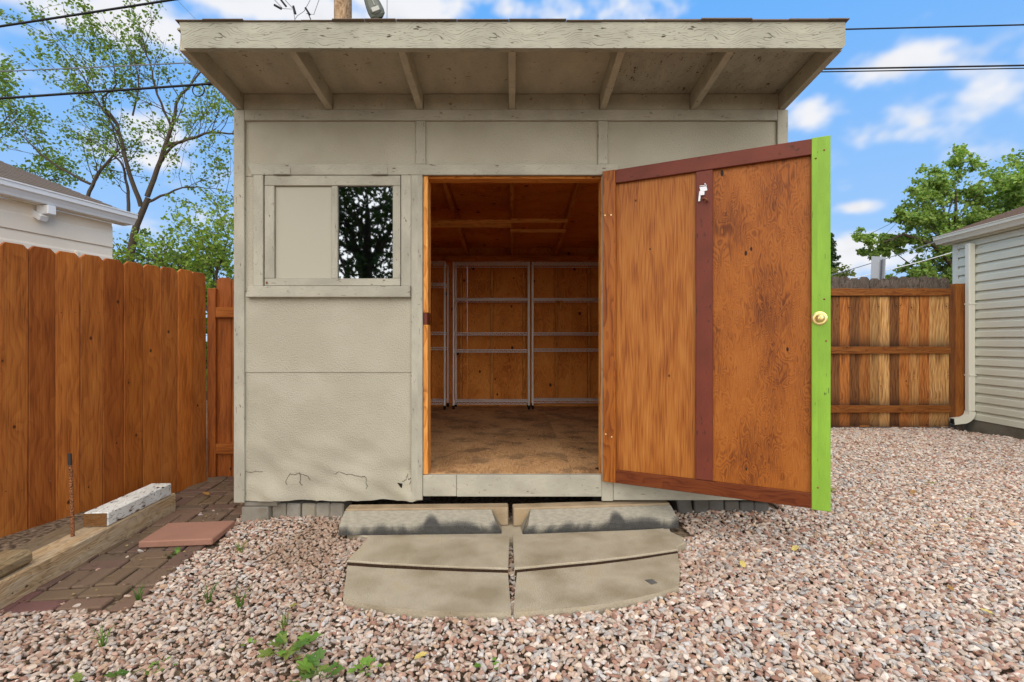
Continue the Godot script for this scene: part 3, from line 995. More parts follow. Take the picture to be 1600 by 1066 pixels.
func window(s: Node3D) -> void:
	bd(s, "window_casing", -1.726, -1.660, 1.596, 2.337, FRONT - 0.022, FRONT - 0.001, M.trim)
	bd(s, "window_casing", -0.740, -0.674, 1.596, 2.337, FRONT - 0.0205, FRONT - 0.001, M.trim)
	var sl := prism(PackedVector2Array([Vector2(-1.765, 1.520), Vector2(-0.675, 1.520), Vector2(-0.675, 1.594), Vector2(-1.745, 1.594)]), 0.0, 0.045, rnd2(), true, 0.004)
	part("window_sill", sl, M.trim, s, Vector3(0, 0, -FRONT + 0.001) - s.position)
	var w := bd(s, "window_sash", -1.653, -0.746, 2.269, 2.336, FRONT - 0.016, FRONT + 0.02, M.trim)   # its top rail; the rest hangs from it
	bd(w, "sash_rail", -1.653, -0.746, 1.599, 1.648, FRONT - 0.016, FRONT + 0.02, M.trim)
	bd(w, "sash_stile", -1.653, -1.589, 1.649, 2.268, FRONT - 0.0155, FRONT + 0.02, M.trim)
	bd(w, "sash_stile", -0.797, -0.746, 1.649, 2.268, FRONT - 0.0155, FRONT + 0.02, M.trim)
	bd(w, "mullion", -1.207, -1.166, 1.649, 2.268, FRONT - 0.012, FRONT + 0.02, M.trim)
	bd(w, "blind_panel", -1.588, -1.208, 1.649, 2.268, FRONT + 0.002, FRONT + 0.012, M.pane_paint)
	bd(w, "glass_pane", -1.165, -0.798, 1.649, 2.268, FRONT + 0.004, FRONT + 0.008, M.glass, 0.0)
	bd(w, "hook", -1.642, -1.630, 1.612, 1.626, FRONT - 0.022, FRONT - 0.016, M.rust, 0.002)
	for x in [-1.528, -0.880]:
		var st := st_new()
		add_box(st, Vector3(0, 0.024, 0), Vector3(0.10, 0.044, 0.004), 0.001)
		rod(st, Vector3(-0.053, 0, 0.004), Vector3(0.053, 0, 0.004), 0.0065)
		part("hinge", st.commit(), M.trim, w, Vector3(x, 2.342, -FRONT + 0.025) - absp(w))
	# the room behind it, seen through the glass, is dark


func tilted(s: Node3D, called: String, x0: float, x1: float, under: float, thick: float, d0: float, d1: float, mat: Material, bev := 0.003, grain := -1) -> MeshInstance3D:
	# a piece that follows the roof's slope; "under" is the height of its underside at the front wall
	var dm := (d0 + d1) / 2.0
	var y := under - SLOPE * (dm - FRONT) + thick / 2.0
	var o := lb(s, called, Vector3((x0 + x1) / 2, y, -dm) - s.position, Vector3(x1 - x0, thick, (d1 - d0) * sqrt(1.0 + SLOPE * SLOPE)), mat, bev, grain)
	o.rotation.x = -atan(SLOPE)
	return o


func roof(s: Node3D) -> void:
	var rx := [-1.822, -1.222, -0.615, 0.0, 0.608, 1.214, 1.808]
	for i in 7:
		tilted(s, "rafter_tail", rx[i] - 0.021, rx[i] + 0.021, 2.777, 0.110, 2.711, FRONT - 0.0005, M.soffit)
		tilted(s, "rafter", rx[i] - 0.021, rx[i] + 0.021, 2.777, 0.110, FRONT + 0.016, BACK + 0.01, M.rafter)
	for i in 6:
		var a: float = rx[i] + 0.0215; var b: float = rx[i + 1] - 0.0215
		bd(s, "frieze_block", a, b, 2.777, 2.886, FRONT - 0.004, FRONT + 0.014, M.soffit)
		tilted(s, "soffit_panel", a - 0.021 if i > 0 else -1.85, b + 0.021 if i < 5 else 1.838, 2.8885, 0.011, 2.70, FRONT + 0.002, M.soffit if i < 4 else M.soffit_worn, 0.0, 0)
	for k in 3:
		tilted(s, "ceiling_panel", -1.85 + 1.2297 * k, -1.85 + 1.2297 * (k + 1) - 0.003, 2.8885, 0.011, FRONT + 0.004, BACK + 0.10, M.ply_ceiling, 0.0, 0)
	# fascia, its ends cut at a slant
	var fs := prism(PackedVector2Array([Vector2(-1.795, 2.831), Vector2(1.808, 2.831), Vector2(1.822, 2.850), Vector2(1.822, 2.974), Vector2(-1.818, 2.974), Vector2(-1.815, 2.95)]), 0.0, 0.038, Vector2(0.0, 0.2), true, 0.004)
	part("fascia_board", fs, M.fascia, s, Vector3(0, 0, -2.709) - s.position)
	for x in [[-1.85, -1.845], [1.835, 1.84]]:
		pass
	# roofing: felted deck behind, and a row of worn shingles whose butts show along the eave
	tilted(s, "roofing", -1.86, 1.85, 2.901, 0.008, 2.80, BACK + 0.14, M.shingle_grey, 0.0)
	var x := -1.835
	while x < 1.82:
		var w := rng.randf_range(0.13, 0.34)
		var x2: float = minf(x + w, 1.836)
		var o := tilted(s, "shingle", x, x2 - 0.0015, 2.9095 + rng.randf_range(-0.001, 0.004), 0.004 + (0.005 * rng.randf() if x > 0.3 else 0.001), 2.657 + rng.randf_range(-0.006, 0.006), 2.95, M.shingle_grey, 0.001)
		x = x2


func door(s: Node3D) -> void:
	# swung outwards past its frame; x runs from the hinges to the green edge, z towards the viewer
	var W := 1.275; var H := 2.053
	var d := lb(s, "door", Vector3.ZERO, Vector3(W, H, 0.014), M.siding)
	var st := st_new()
	add_box(st, Vector3(W / 2, H / 2, -0.027), Vector3(W, H, 0.014), 0.002)
	d.mesh = st.commit()
	d.position = Vector3(0.612, 0.300, -3.262) - s.position
	d.rotation.y = -0.4625
	var f := func(called: String, x0: float, x1: float, y0: float, y1: float, z0: float, z1: float, mat: Material, bev := 0.003, off := Vector2(-9, -9)) -> MeshInstance3D:
		return lb(d, called, Vector3((x0 + x1) / 2, (y0 + y1) / 2, (z0 + z1) / 2), Vector3(x1 - x0, y1 - y0, z1 - z0), mat, bev, -1, off)
	f.call("plywood_panel", 0.0, 0.628, 0.001, H - 0.001, -0.019, 0.0, M.ply_plain, 0.001, Vector2(0.31, 1.03))
	f.call("plywood_panel", 0.630, W - 0.001, 0.001, H - 0.001, -0.019, -0.0005, M.ply_swirl, 0.001, Vector2(0.34, 1.03))
	f.call("hinge_stile", 0.0, 0.086, 0.0, H, 0.0005, 0.030, M.stile)
	f.call("middle_stile", 0.580, 0.676, 0.086, H - 0.090, 0.0005, 0.021, M.maroon)
	f.call("green_stile", W - 0.090, W, -0.006, H + 0.004, 0.0005, 0.022, M.green)
	f.call("top_rail", 0.0865, W - 0.0905, H - 0.088, H, 0.0005, 0.023, M.maroon)
	f.call("bottom_rail", 0.0865, W - 0.0905, 0.0, 0.084, 0.0005, 0.024, M.rail)
	# knob on its round plate
	var kx := Transform3D(Basis(Vector3.RIGHT, PI / 2), Vector3.ZERO)
	var ks := st_new()
	lathe(ks, PackedVector2Array([Vector2(0.0, 0.006), Vector2(0.032, 0.005), Vector2(0.038, 0.001), Vector2(0.038, -0.001)]), 24, kx)
	var plate := part("door_knob", ks.commit(), M.brass, d, Vector3(W - 0.052, 1.055, 0.0235))
	ks = st_new()
	lathe(ks, PackedVector2Array([Vector2(0.0, 0.052), Vector2(0.012, 0.050), Vector2(0.020, 0.043), Vector2(0.023, 0.034), Vector2(0.020, 0.025), Vector2(0.011, 0.018), Vector2(0.010, 0.005)]), 24, kx)
	add_box(ks, Vector3(0, 0, 0.054), Vector3(0.006, 0.018, 0.008), 0.001)
	part("knob_grip", ks.commit(), M.brass, plate)
	# broken hasp
	var hs := st_new()
	add_box(hs, Vector3.ZERO, Vector3(0.040, 0.034, 0.003), 0.001)
	var hp := part("hasp", hs.commit(), M.zinc, d, Vector3(0.624, 1.853, 0.0235))
	hp.rotation.z = 0.2
	hs = st_new()
	rod(hs, Vector3(-0.02, 0.017, 0.003), Vector3(0.02, 0.017, 0.003), 0.004)
	add_box(hs, Vector3(0.010, 0.025, 0.006), Vector3(0.008, 0.012, 0.008), 0.002)
	part("hasp_pin", hs.commit(), M.zinc, d, Vector3(0.624, 1.853, 0.0235))
	hs = st_new()
	add_box(hs, Vector3(-0.010, -0.046, 0.007), Vector3(0.012, 0.062, 0.003), 0.001, Vector2.ZERO, Transform3D(Basis(Vector3(0, 0, 1), -0.1), Vector3.ZERO))
	add_box(hs, Vector3(0.0, -0.030, 0.008), Vector3(0.026, 0.022, 0.004), 0.001)
	part("hasp_flap", hs.commit(), M.zinc, d, Vector3(0.618, 1.853, 0.0235))
	hs = st_new()
	tube(hs, PackedVector3Array([Vector3(0, 0, 0), Vector3(0.006, -0.003, 0.03), Vector3(0.018, -0.01, 0.036), Vector3(0.024, -0.016, 0.02), Vector3(0.024, -0.016, 0.0)]), PackedFloat32Array([0.006, 0.006, 0.006, 0.006, 0.006]), 8)
	part("staple", hs.commit(), M.rust, d, Vector3(0.622, 1.79, 0.0215))
	for p in [[0.018, 1.76], [0.058, 1.757], [0.022, 0.315], [0.062, 0.300], [W - 0.02, 0.93], [W - 0.03, 1.16], [W - 0.06, 0.12], [W - 0.03, 1.98], [W - 0.07, 1.94]]:
		var ss := st_new()
		lathe(ss, PackedVector2Array([Vector2(0, 0.0025), Vector2(0.004, 0.002), Vector2(0.0055, 0.0)]), 10, kx)
		part("screw", ss.commit(), M.brass if p[0] < 0.5 else M.rust, d, Vector3(p[0], p[1], 0.0302 if p[0] < 0.5 else 0.0222))
	for y in [0.30, 1.74]:
		var hg := st_new()
		rod(hg, Vector3(-0.006, y - 0.045, -0.018), Vector3(-0.006, y + 0.045, -0.018), 0.007, 8)
		part("door_hinge", hg.commit(), M.rust, d)


# ---------------------------------------------------------------- in the shed: wire shelving
func shelving(label: String, x0: float, x1: float, df: float, db: float, heights: Array) -> void:
	var y0 := 0.3355
	var t := thing("wire_shelving_unit", label, "shelving", Vector3((x0 + x1) / 2, y0, -(df + db) / 2), 0.0, "chrome wire shelving in the shed")
	var hx := (x1 - x0) / 2; var hz := (db - df) / 2
	for sx in [-1, 1]:
		for sz in [-1, 1]:
			var st := st_new()
			rod(st, Vector3(0, 0.05, 0), Vector3(0, 1.93, 0), 0.0125, 10)
			var p := part("post", st.commit(), M.chrome, t, Vector3(sx * hx, 0, sz * hz))
			st = st_new()
			lathe(st, PackedVector2Array([Vector2(0.0, 0.0), Vector2(0.016, 0.0), Vector2(0.018, 0.02), Vector2(0.015, 0.052), Vector2(0.0, 0.056)]), 10)
			part("foot", st.commit(), M.rubber, p)
	for h in heights:
		var y: float = h - y0
		var st := st_new()
		for sz in [-1, 1]:
			rod(st, Vector3(-hx, 0, sz * hz), Vector3(hx, 0, sz * hz), 0.004)
			rod(st, Vector3(-hx, -0.03, sz * hz), Vector3(hx, -0.03, sz * hz), 0.004)
			var n := int(hx * 2 / 0.026)
			for k in n:
				var a := lerpf(-hx, hx, float(k) / n); var b := lerpf(-hx, hx, float(k + 1) / n)
				rod(st, Vector3(a, -0.03 if k % 2 else 0.0, sz * hz), Vector3(b, 0.0 if k % 2 else -0.03, sz * hz), 0.0022, 4)
		for sx in [-1, 1]:
			rod(st, Vector3(sx * hx, 0, -hz), Vector3(sx * hx, 0, hz), 0.004)
			rod(st, Vector3(sx * hx, -0.03, -hz), Vector3(sx * hx, -0.03, hz), 0.004)
		var sh := part("shelf", st.commit(), M.chrome, t, Vector3(0, y, 0))
		st = st_new()
		var m := int(hx * 2 / 0.03)
		for k in range(1, m):
			var a := lerpf(-hx, hx, float(k) / m)
			rod(st, Vector3(a, 0.003, -hz), Vector3(a, 0.003, hz), 0.002, 4)
		for z in [-0.4, 0.0, 0.4]:
			rod(st, Vector3(-hx, -0.001, z * hz), Vector3(hx, -0.001, z * hz), 0.003, 4)
		var wr := part("shelf_wires", st.commit(), M.chrome, sh)
		wr.set_meta("kind", "stuff")


# ---------------------------------------------------------------- steps, blocks, timbers, paving
func pv(a: Array) -> PackedVector2Array:
	var p := PackedVector2Array()
	for k in a: p.append(Vector2(k[0], k[1]))
	return p


func curb(label: String, at: Vector3, turn: float, length: float, cut: float, cut_side: float) -> void:
	# precast curb: a stained nosing in front of a thin ledge; the nosing stops short of the middle
	var t := thing("concrete_curb", label, "concrete curb", at, turn, "precast curbs used as a doorstep")
	var st := st_new()
	var prof := [Vector2(0.0, 0.0), Vector2(0.0, 0.050), Vector2(0.006, 0.058), Vector2(0.118, 0.108), Vector2(0.126, 0.108), Vector2(0.126, 0.0)]
	var run := [0.0, 0.050, 0.060, 0.17, 0.178, 0.3]
	var hl := length / 2
	var n := 24
	for k in prof.size() - 1:
		var a: Vector2 = prof[k]; var b: Vector2 = prof[k + 1]
		var e := (b - a).normalized()
		var nn := Vector3(0, e.x, e.y)
		for i in n:
			var q: Array[Vector3] = []
			var u: Array[Vector2] = []
			for c in [[i, a, run[k]], [i + 1, a, run[k]], [i + 1, b, run[k + 1]], [i, b, run[k + 1]]]:
				var w := float(c[0]) / n
				var p: Vector2 = c[1]
				var x0 := -hl + (cut * 0.4 + cut * (p.y / 0.108) * 0.6 if cut_side < 0 else 0.0)
				var x1 := hl - (cut * 0.4 + cut * (p.y / 0.108) * 0.6 if cut_side > 0 else 0.0)
				q.append(Vector3(lerpf(x0, x1, w), p.y, -p.x))
				u.append(Vector2(w, clampf(c[2] / 0.178, 0.01, 0.99)))
			tri(st, q[0], q[1], q[2], nn, u[0], u[1], u[2])
			tri(st, q[0], q[2], q[3], nn, u[0], u[2], u[3])
	for sd in [-1.0, 1.0]:
		var c := cut if cut_side * sd > 0 else 0.0
		for k in range(1, prof.size() - 1):
			var q: Array[Vector3] = []
			for p in [prof[0], prof[k], prof[k + 1]]:
				q.append(Vector3(sd * (hl - c * (0.4 + 0.6 * p.y / 0.108 if c > 0 else 0.0)), p.y, -p.x))
			tri(st, q[0], q[1], q[2], Vector3(sd, 0, 0), Vector2(0.02, 0.1), Vector2(0.02, 0.3), Vector2(0.02, 0.8))
	part("nosing", st.commit(), M.stain, t)
	lb(t, "ledge", Vector3(0, 0.060, -0.172), Vector3(length, 0.118, 0.090), M.ledge, 0.006)


func make_steps() -> void:
	var t := thing("base_slab", "thin concrete strip on the ground under the two stained curbs", "concrete slab", Vector3(0, 0, -3.1))
	var base := pv([[-0.78, 2.975], [-0.45, 2.945], [0.0, 2.935], [0.5, 2.99], [1.0, 3.07], [1.04, 3.30], [-1.03, 3.30], [-1.03, 3.05]])
	slab(t, "slab", base, -0.03, 0.028, M.slab)
	var outlines := [
		[[-0.858, 2.955], [-0.6, 2.948], [-0.3, 2.945], [-0.014, 2.945], [-0.020, 2.535], [-0.25, 2.55], [-0.45, 2.57], [-0.67, 2.592], [-0.888, 2.625]],
		[[0.004, 2.968], [0.3, 2.990], [0.6, 3.02], [0.95, 3.075], [1.03, 2.93], [1.00, 2.885], [1.02, 2.86], [0.945, 2.80], [0.94, 2.765], [0.7, 2.69], [0.45, 2.625], [0.2, 2.575], [0.012, 2.535]],
		[[-0.874, 2.598], [-0.67, 2.567], [-0.45, 2.546], [-0.25, 2.527], [-0.021, 2.514], [-0.012, 2.32], [-0.004, 2.142], [-0.15, 2.142], [-0.281, 2.150], [-0.43, 2.165], [-0.571, 2.188], [-0.69, 2.220], [-0.782, 2.262]],
		[[0.026, 2.517], [0.2, 2.553], [0.45, 2.604], [0.7, 2.670], [0.93, 2.745], [0.87, 2.53], [0.808, 2.372], [0.70, 2.315], [0.592, 2.268], [0.44, 2.218], [0.285, 2.182], [0.14, 2.158], [0.007, 2.142], [0.014, 2.32]]]
	var names := ["curved concrete paving slab, back left of four, below the left curb", "curved concrete paving slab, back right of four, with a chipped outer corner", "curved concrete paving slab, front left of four, its far corner stained yellowish", "curved concrete paving slab, front right of four, with a small dark spot"]
	for k in 4:
		var c := Vector2.ZERO
		for p in outlines[k]: c += Vector2(p[0], p[1])
		c /= outlines[k].size()
		var o := thing("curved_slab", names[k], "paving slab", Vector3(c.x, 0, -c.y), 0.0, "curved concrete slabs in front of the shed")
		slab(o, "slab", pv(outlines[k]), -0.02, [0.052, 0.053, 0.040, 0.041][k], M.slab, 0.004)
		if k < 2:   # soil washed into the joint before its front edge
			var jl := pv([[-0.89, 2.635], [-0.67, 2.60], [-0.45, 2.58], [-0.25, 2.56], [-0.02, 2.545], [-0.02, 2.508], [-0.25, 2.522], [-0.45, 2.541], [-0.67, 2.562], [-0.875, 2.592]]) if k == 0 else pv([[0.012, 2.545], [0.2, 2.585], [0.45, 2.635], [0.70, 2.70], [0.94, 2.775], [0.93, 2.740], [0.70, 2.664], [0.45, 2.598], [0.2, 2.547], [0.024, 2.510]])
			slab(o, "joint_soil", jl, 0.0, 0.0425, M.joint, 0.0)
		if k == 3:
			slab(o, "dark_spot", pv([[0.66, 2.43], [0.70, 2.44], [0.715, 2.40], [0.68, 2.385]]), 0.0395, 0.0425, M.block_dark, 0.0)
		holes.append(pv(outlines[k]))
	holes.append(base)
	holes.append(pv([[-1.05, 3.0], [1.12, 3.05], [1.12, 3.32], [-1.05, 3.32]]))
	curb("left precast concrete curb under the threshold, its lower front stained black", Vector3(-0.545, 0.029, -3.035), 0.03, 1.05, 0.11, 1.0)
	curb("right precast concrete curb beside the black blocks, stained black below", Vector3(0.545, 0.029, -3.085), 0.095, 1.05, 0.11, -1.0)
	# blocks that carry the shed's front
	var bl := thing("concrete_block", "large pale concrete block under the shed's left corner", "concrete block", Vector3(-1.725, 0, -3.36), 0.0)
	bd(bl, "block", -1.815, -1.635, -0.03, 0.118, 3.275, 3.47, M.block, 0.006)
	bd(bl, "cap", -1.80, -1.58, 0.120, 0.152, 3.285, 3.47, M.block, 0.004)
	var x := -1.628
	var spots := ["first from the pale corner block", "second from the pale corner block", "third from the pale corner block", "fourth from the pale corner block", "nearest the left curb"]
	for k in 5:
		var o := lb(self, "paving_block", Vector3(x + 0.046, 0.062, -3.40), Vector3(0.094, 0.128, 0.17), M.block, 0.008)
		tag(o, "grey paver on edge below the shed's left wall, " + spots[k], "paver", "grey pavers on edge under the shed's left wall")
		o.rotation = Vector3(rng.randf_range(-0.05, 0.02), rng.randf_range(-0.05, 0.05), rng.randf_range(-0.02, 0.02))
		x += 0.0985
	x = 1.135
	var spots2 := ["leaning next to the right curb", "first upright from the right curb", "second upright from the right curb", "third upright from the right curb", "fourth upright from the right curb", "last, half sunk in the gravel"]
	for k in 6:
		var o := lb(self, "dark_paver", Vector3(x + 0.05, 0.080 - 0.006 * k, -3.43), Vector3(0.098, 0.128, 0.17), M.block_dark, 0.008)
		tag(o, "charcoal paver on edge under the open door, " + spots2[k], "paver", "charcoal pavers on edge under the shed's right wall")
		o.rotation = Vector3(-0.10, rng.randf_range(-0.05, 0.05), rng.randf_range(-0.03, 0.03) + (0.12 if k == 0 else 0.0))
		x += 0.118 if k == 0 else 0.102


func make_left_things() -> void:
	# two landscape timbers side by side, held by a steel stake
	var turn := -atan(0.0794)       # local -z runs along the timber, away from the camera
	var a := Vector3(timber_edge(2.4), 0, -2.4)
	var side := Vector3(-1, 0, 0).rotated(Vector3.UP, -turn)
	var fw := Vector3(-0.0794, 0, -1).normalized()
	var ang := atan2(-fw.x, -fw.z)
	var t := lb(self, "landscape_timber", a + fw * 0.10 + side * 0.075 + Vector3(0, 0.066, 0), Vector3(0.15, 0.145, 2.05), M.timber, 0.008)
	t.rotation.y = ang
	tag(t, "long weathered landscape timber edging the brick path, nearest the bricks", "timber")
	var t2 := lb(self, "landscape_timber", a + fw * -0.16 + side * 0.235 + Vector3(0, 0.058, 0), Vector3(0.15, 0.135, 1.55), M.timber_old, 0.010)
	t2.rotation.y = ang
	tag(t2, "grey cracked timber lying between the edging timber and the fence", "timber")
	var bank := thing("soil_bank", "dark soil heaped between the timbers and the left fence", "soil", Vector3(-2.8, 0, -2.5))
	bank.set_meta("kind", "stuff")
	var bk := slab(bank, "soil", pv([[-2.45, 1.3], [-2.60, 3.3], [-2.86, 3.7], [-3.35, 1.3]]), -0.1, 0.085, M.soil, 0.02)
	bk.set_meta("kind", "stuff")
	# white-painted offcut on the timber
	var w := thing("painted_offcut", "short block of wood with peeling white paint on the timber", "wood block", a + fw * 0.77 + side * 0.070 + Vector3(0, 0.1395, 0), ang - 0.01)
	var wst := st_new()
	add_box(wst, Vector3(0, 0.043, 0), Vector3(0.138, 0.084, 0.60), 0.007, Vector2(0.1, 0.4))
	part("block", wst.commit(), M.peeled, w)
	lb(w, "sawn_end", Vector3(0, 0.043, 0.3012), Vector3(0.128, 0.075, 0.002), M.timber_end, 0.0)
	var l := lb(self, "timber_offcut", a + fw * -0.30 + side * 0.08 + Vector3(0, 0.176, 0), Vector3(0.145, 0.072, 0.62), M.timber_pale, 0.02)
	l.rotation.y = ang + 0.03
	tag(l, "pale rounded offcut of wood at the near end of the timber", "wood block")
	var rs := st_new()
	tube(rs, PackedVector3Array([Vector3(0, -0.1, 0), Vector3(-0.004, 0.12, 0), Vector3(-0.012, 0.34, 0.0), Vector3(-0.016, 0.40, 0)]), PackedFloat32Array([0.0088, 0.009, 0.0088, 0.0088]), 10)
	var k := 0.0
	while k < 0.40:
		var c := Vector3(-0.0115 * k / 0.34, k, 0)
		add_box(rs, c, Vector3(0.0146, 0.004, 0.0146), 0.001)
		k += 0.018
	var cap := st_new()
	var st := part("steel_stake", rs.commit(), M.rust, self, Vector3(-2.452, 0.137, -2.73))
	tag(st, "rusty steel stake driven through the landscape timber", "stake")
	rod(cap, Vector3(-0.016, 0.40, 0), Vector3(-0.018, 0.465, 0), 0.0095, 10)
	part("stake_tip", cap.commit(), plain(Color(0.20, 0.18, 0.17), 0.7), st)
	# brick path; its bricks follow the timber
	var p := Node3D.new()
	p.name = "brick_path"
	add_child(p, true)
	tag(p, "path of worn brown bricks between the timber and the gravel", "path", "", "structure")
	p.position = Vector3(path_edge(2.244), 0, -2.244)
	var dirx := Vector3(0.1223, 0, 0.9925)      # towards the camera along the edge
	p.rotation.y = atan2(dirx.x, dirx.z)
	var sheet := st_new()
	add_box(sheet, Vector3(-0.30, -0.03, -1.2), Vector3(0.78, 0.05, 2.6), 0.01)
	part("bedding", sheet.commit(), M.soil, p)
	var z := -0.055
	var row := 0
	while z > -2.35:
		var kind := row % 3
		if kind < 2:   # bricks lying across the path
			var xx := -0.115 - (0.0 if row % 2 else 0.02)
			while xx > -0.66:
				brick(p, xx - 0.098, z, 0.194, 0.094)
				xx -= 0.203
			z -= 0.1035 if kind == 0 else 0.156
		else:          # bricks lying along it
			var xx := -0.112
			while xx > -0.66:
				brick(p, xx - 0.047, z, 0.094, 0.194)
				xx -= 0.103
			z -= 0.1545
		row += 1
	z = -0.08
	while z > -2.0:
		brick(p, -0.055, z, 0.094, 0.198)
		z -= 0.2065
	# the ground strip beside the shed beyond the path
	holes.append(pv([[-2.24, 2.86], [-1.74, 2.85], [-1.83, 3.2], [-2.25, 3.2]]))
	var pav := lb(self, "red_paver", Vector3(-2.0, 0.0365, -3.03), Vector3(0.41, 0.040, 0.30), M.paver, 0.006)
	pav.rotation.y = 0.11
	tag(pav, "square reddish concrete paver lying loose on the brick path", "paver")


var brick_n := 0
func brick(p: Node3D, x: float, z: float, w: float, l: float) -> void:
	brick_n += 1
	if rng.randf() < 0.03: return
	var m: Material = M.brick_plum if brick_n in [2, 3, 6] else M.brick[rng.randi() % 5]
	var o := lb(p, "brick", Vector3(x + rng.randf_range(-0.002, 0.002), -0.010 + rng.randf_range(-0.004, 0.005), z), Vector3(w, 0.05, l), m, 0.006)
	o.rotation = Vector3(rng.randfn() * 0.014, rng.randfn() * 0.012, rng.randfn() * 0.014)


# ---------------------------------------------------------------- fences
func dogear(w: float, h: float, cut: float) -> PackedVector2Array:
	return PackedVector2Array([Vector2(-w / 2, 0), Vector2(w / 2, 0), Vector2(w / 2, h - cut), Vector2(w / 2 - cut, h), Vector2(-w / 2 + cut, h), Vector2(-w / 2, h - cut)])


func make_fences() -> void:
	# left: boards towards us, along the yard's side
	var dirx := Vector3(0.2277, 0, -0.9737)
	var a := Vector3(-2.985 + 0.2338 * (1.30 - 2.85), 0, -1.30)
	var t := thing("cedar_fence", "tall stained cedar fence of dog-eared boards along the yard's left side", "fence", a, atan2(-dirx.z, dirx.x))
	var pitch := 0.1452
	var s0 := fposmod((2.979 - 1.30) / 0.9737, pitch)
	var x := s0 + pitch / 2
	while x < 3.02:
		var h := 1.815 + rng.randf_range(-0.008, 0.008)
		var o := part("picket", prism(dogear(pitch - 0.0045, h, 0.026), -0.009, 0.009, rnd2(), false, 0.0025), M.cedar[rng.randi() % 5], t, Vector3(x, 0.0, rng.randf_range(-0.002, 0.003)))
		o.rotation = Vector3(rng.randfn() * 0.002, rng.randfn() * 0.008, rng.randfn() * 0.002)
		for y in [0.34, 1.42]:
			for sx in [-0.04, 0.04]:
				var st := st_new()
				add_box(st, Vector3.ZERO, Vector3(0.007, 0.007, 0.002), 0.001)
				part("nail", st.commit(), M.rust, o, Vector3(sx, y + rng.randf_range(-0.01, 0.01), 0.0095))
		x += pitch
	for y in [0.34, 0.95, 1.45]:
		lb(t, "rail", Vector3(1.5, y, -0.031), Vector3(3.06, 0.088, 0.038), M.cedar[3])
	for px in [0.1, 2.5]:
		lb(t, "post", Vector3(px, 0.85, -0.098), Vector3(0.09, 1.75, 0.09), M.cedar[3])
	# its short return to the shed's side, rails towards us
	var r := thing("cedar_fence", "short return of the stained fence beside the shed's left wall, rails showing", "fence", Vector3(-2.26, 0, -4.40))
	x = -2.590
	while x < -1.90:
		var h := 1.80 + rng.randf_range(-0.008, 0.008)
		part("picket", prism(dogear(0.129, h, 0.024), -0.009, 0.009, rnd2(), false, 0.002), M.cedar[3 if x < -2.3 else 1], r, Vector3(x + 0.26 + 2.0, 0, 0))
		x += 0.1345
	for y in [0.27, 1.485]:
		bd(r, "rail", -2.64, -1.862, y - 0.045, y + 0.045, 4.352, 4.390, M.cedar[1])
	bd(r, "post", -2.72, -2.645, 0.0, 1.70, 4.36, 4.45, M.cedar[3])
	# right: rails and post towards us
	var g := thing("gate_fence", "weathered golden brown board fence with three rails beyond the gravel", "fence", Vector3(3.8, 0, -7.0))
	x = 1.138
	while x + 0.142 < 6.262:
		var h := 2.14 + rng.randf_range(-0.018, 0.018)
		var m: Material = M.gate[rng.randi() % 6]
		var o := part("picket", prism(dogear(0.1408, h, 0.034), -0.009, 0.009, Vector2(rng.randf() * 3.0, rng.randf_range(-0.03, 0.03)), false, 0.002), m, g, Vector3(x + 0.071 - 3.8, 0.0, rng.randf_range(-0.003, 0.003)))
		o.rotation = Vector3(0, rng.randfn() * 0.008, rng.randfn() * 0.0007)
		if x > 4.0:
			# the ends above the top rail have weathered grey
			part("weathered_end", prism(PackedVector2Array([Vector2(-0.0708, h - 0.165), Vector2(0.0708, h - 0.165 + rng.randf_range(-0.02, 0.01)), Vector2(0.0708, h - 0.033), Vector2(0.0375, h + 0.001), Vector2(-0.0375, h + 0.001), Vector2(-0.0708, h - 0.033)]), -0.0105, 0.0105, rnd2()), M.gate_grey, o)
		x += 0.142
	for y in [0.262, 1.10, 1.925]:
		bd(g, "rail", 1.05, 3.60, y - 0.05, y + 0.05, 6.945, 6.985, M.gate_rail)
		bd(g, "rail", 3.602, 6.235, y - 0.05, y + 0.05, 6.942, 6.985, M.gate_rail)
	for px in [1.2, 3.6]:
		bd(g, "post", px - 0.045, px + 0.045, 0.0, 2.0, 7.012, 7.10, M.gate[3])
	bd(g, "end_post", 6.295, 6.435, 0.13, 2.045, 6.93, 7.07, M.gate_post, 0.006)
	bd(g, "post_foot", 6.298, 6.432, -0.1, 0.129, 6.933, 7.067, M.gate_grey, 0.006)


# ---------------------------------------------------------------- buildings
func lap(w: float, h: float, t0: float, t1: float, off: Vector2) -> ArrayMesh:
	# one course of lapped siding: z grows outwards, thickest at its foot; x centred
	var st := st_new()
	var p := [Vector2(t1 * 0.45, 0.02), Vector2(t1 - 0.004, -0.009), Vector2(t1, -0.006), Vector2(t1 * 0.96, h * 0.12), Vector2(t1 * 0.9, h * 0.52), Vector2(t1 * 0.40, h * 0.60), Vector2(t0, h)]
	for k in p.size() - 1:
		var a: Vector2 = p[k]; var b: Vector2 = p[k + 1]
		var e := (b - a).normalized()
		var n := Vector3(0, -e.x, e.y)
		var A := Vector3(-w / 2, a.y, a.x); var B := Vector3(w / 2, a.y, a.x); var C := Vector3(w / 2, b.y, b.x); var D := Vector3(-w / 2, b.y, b.x)
		tri(st, A, B, C, n, off, off, off)
		tri(st, A, C, D, n, off, off, off)
	return st.commit()


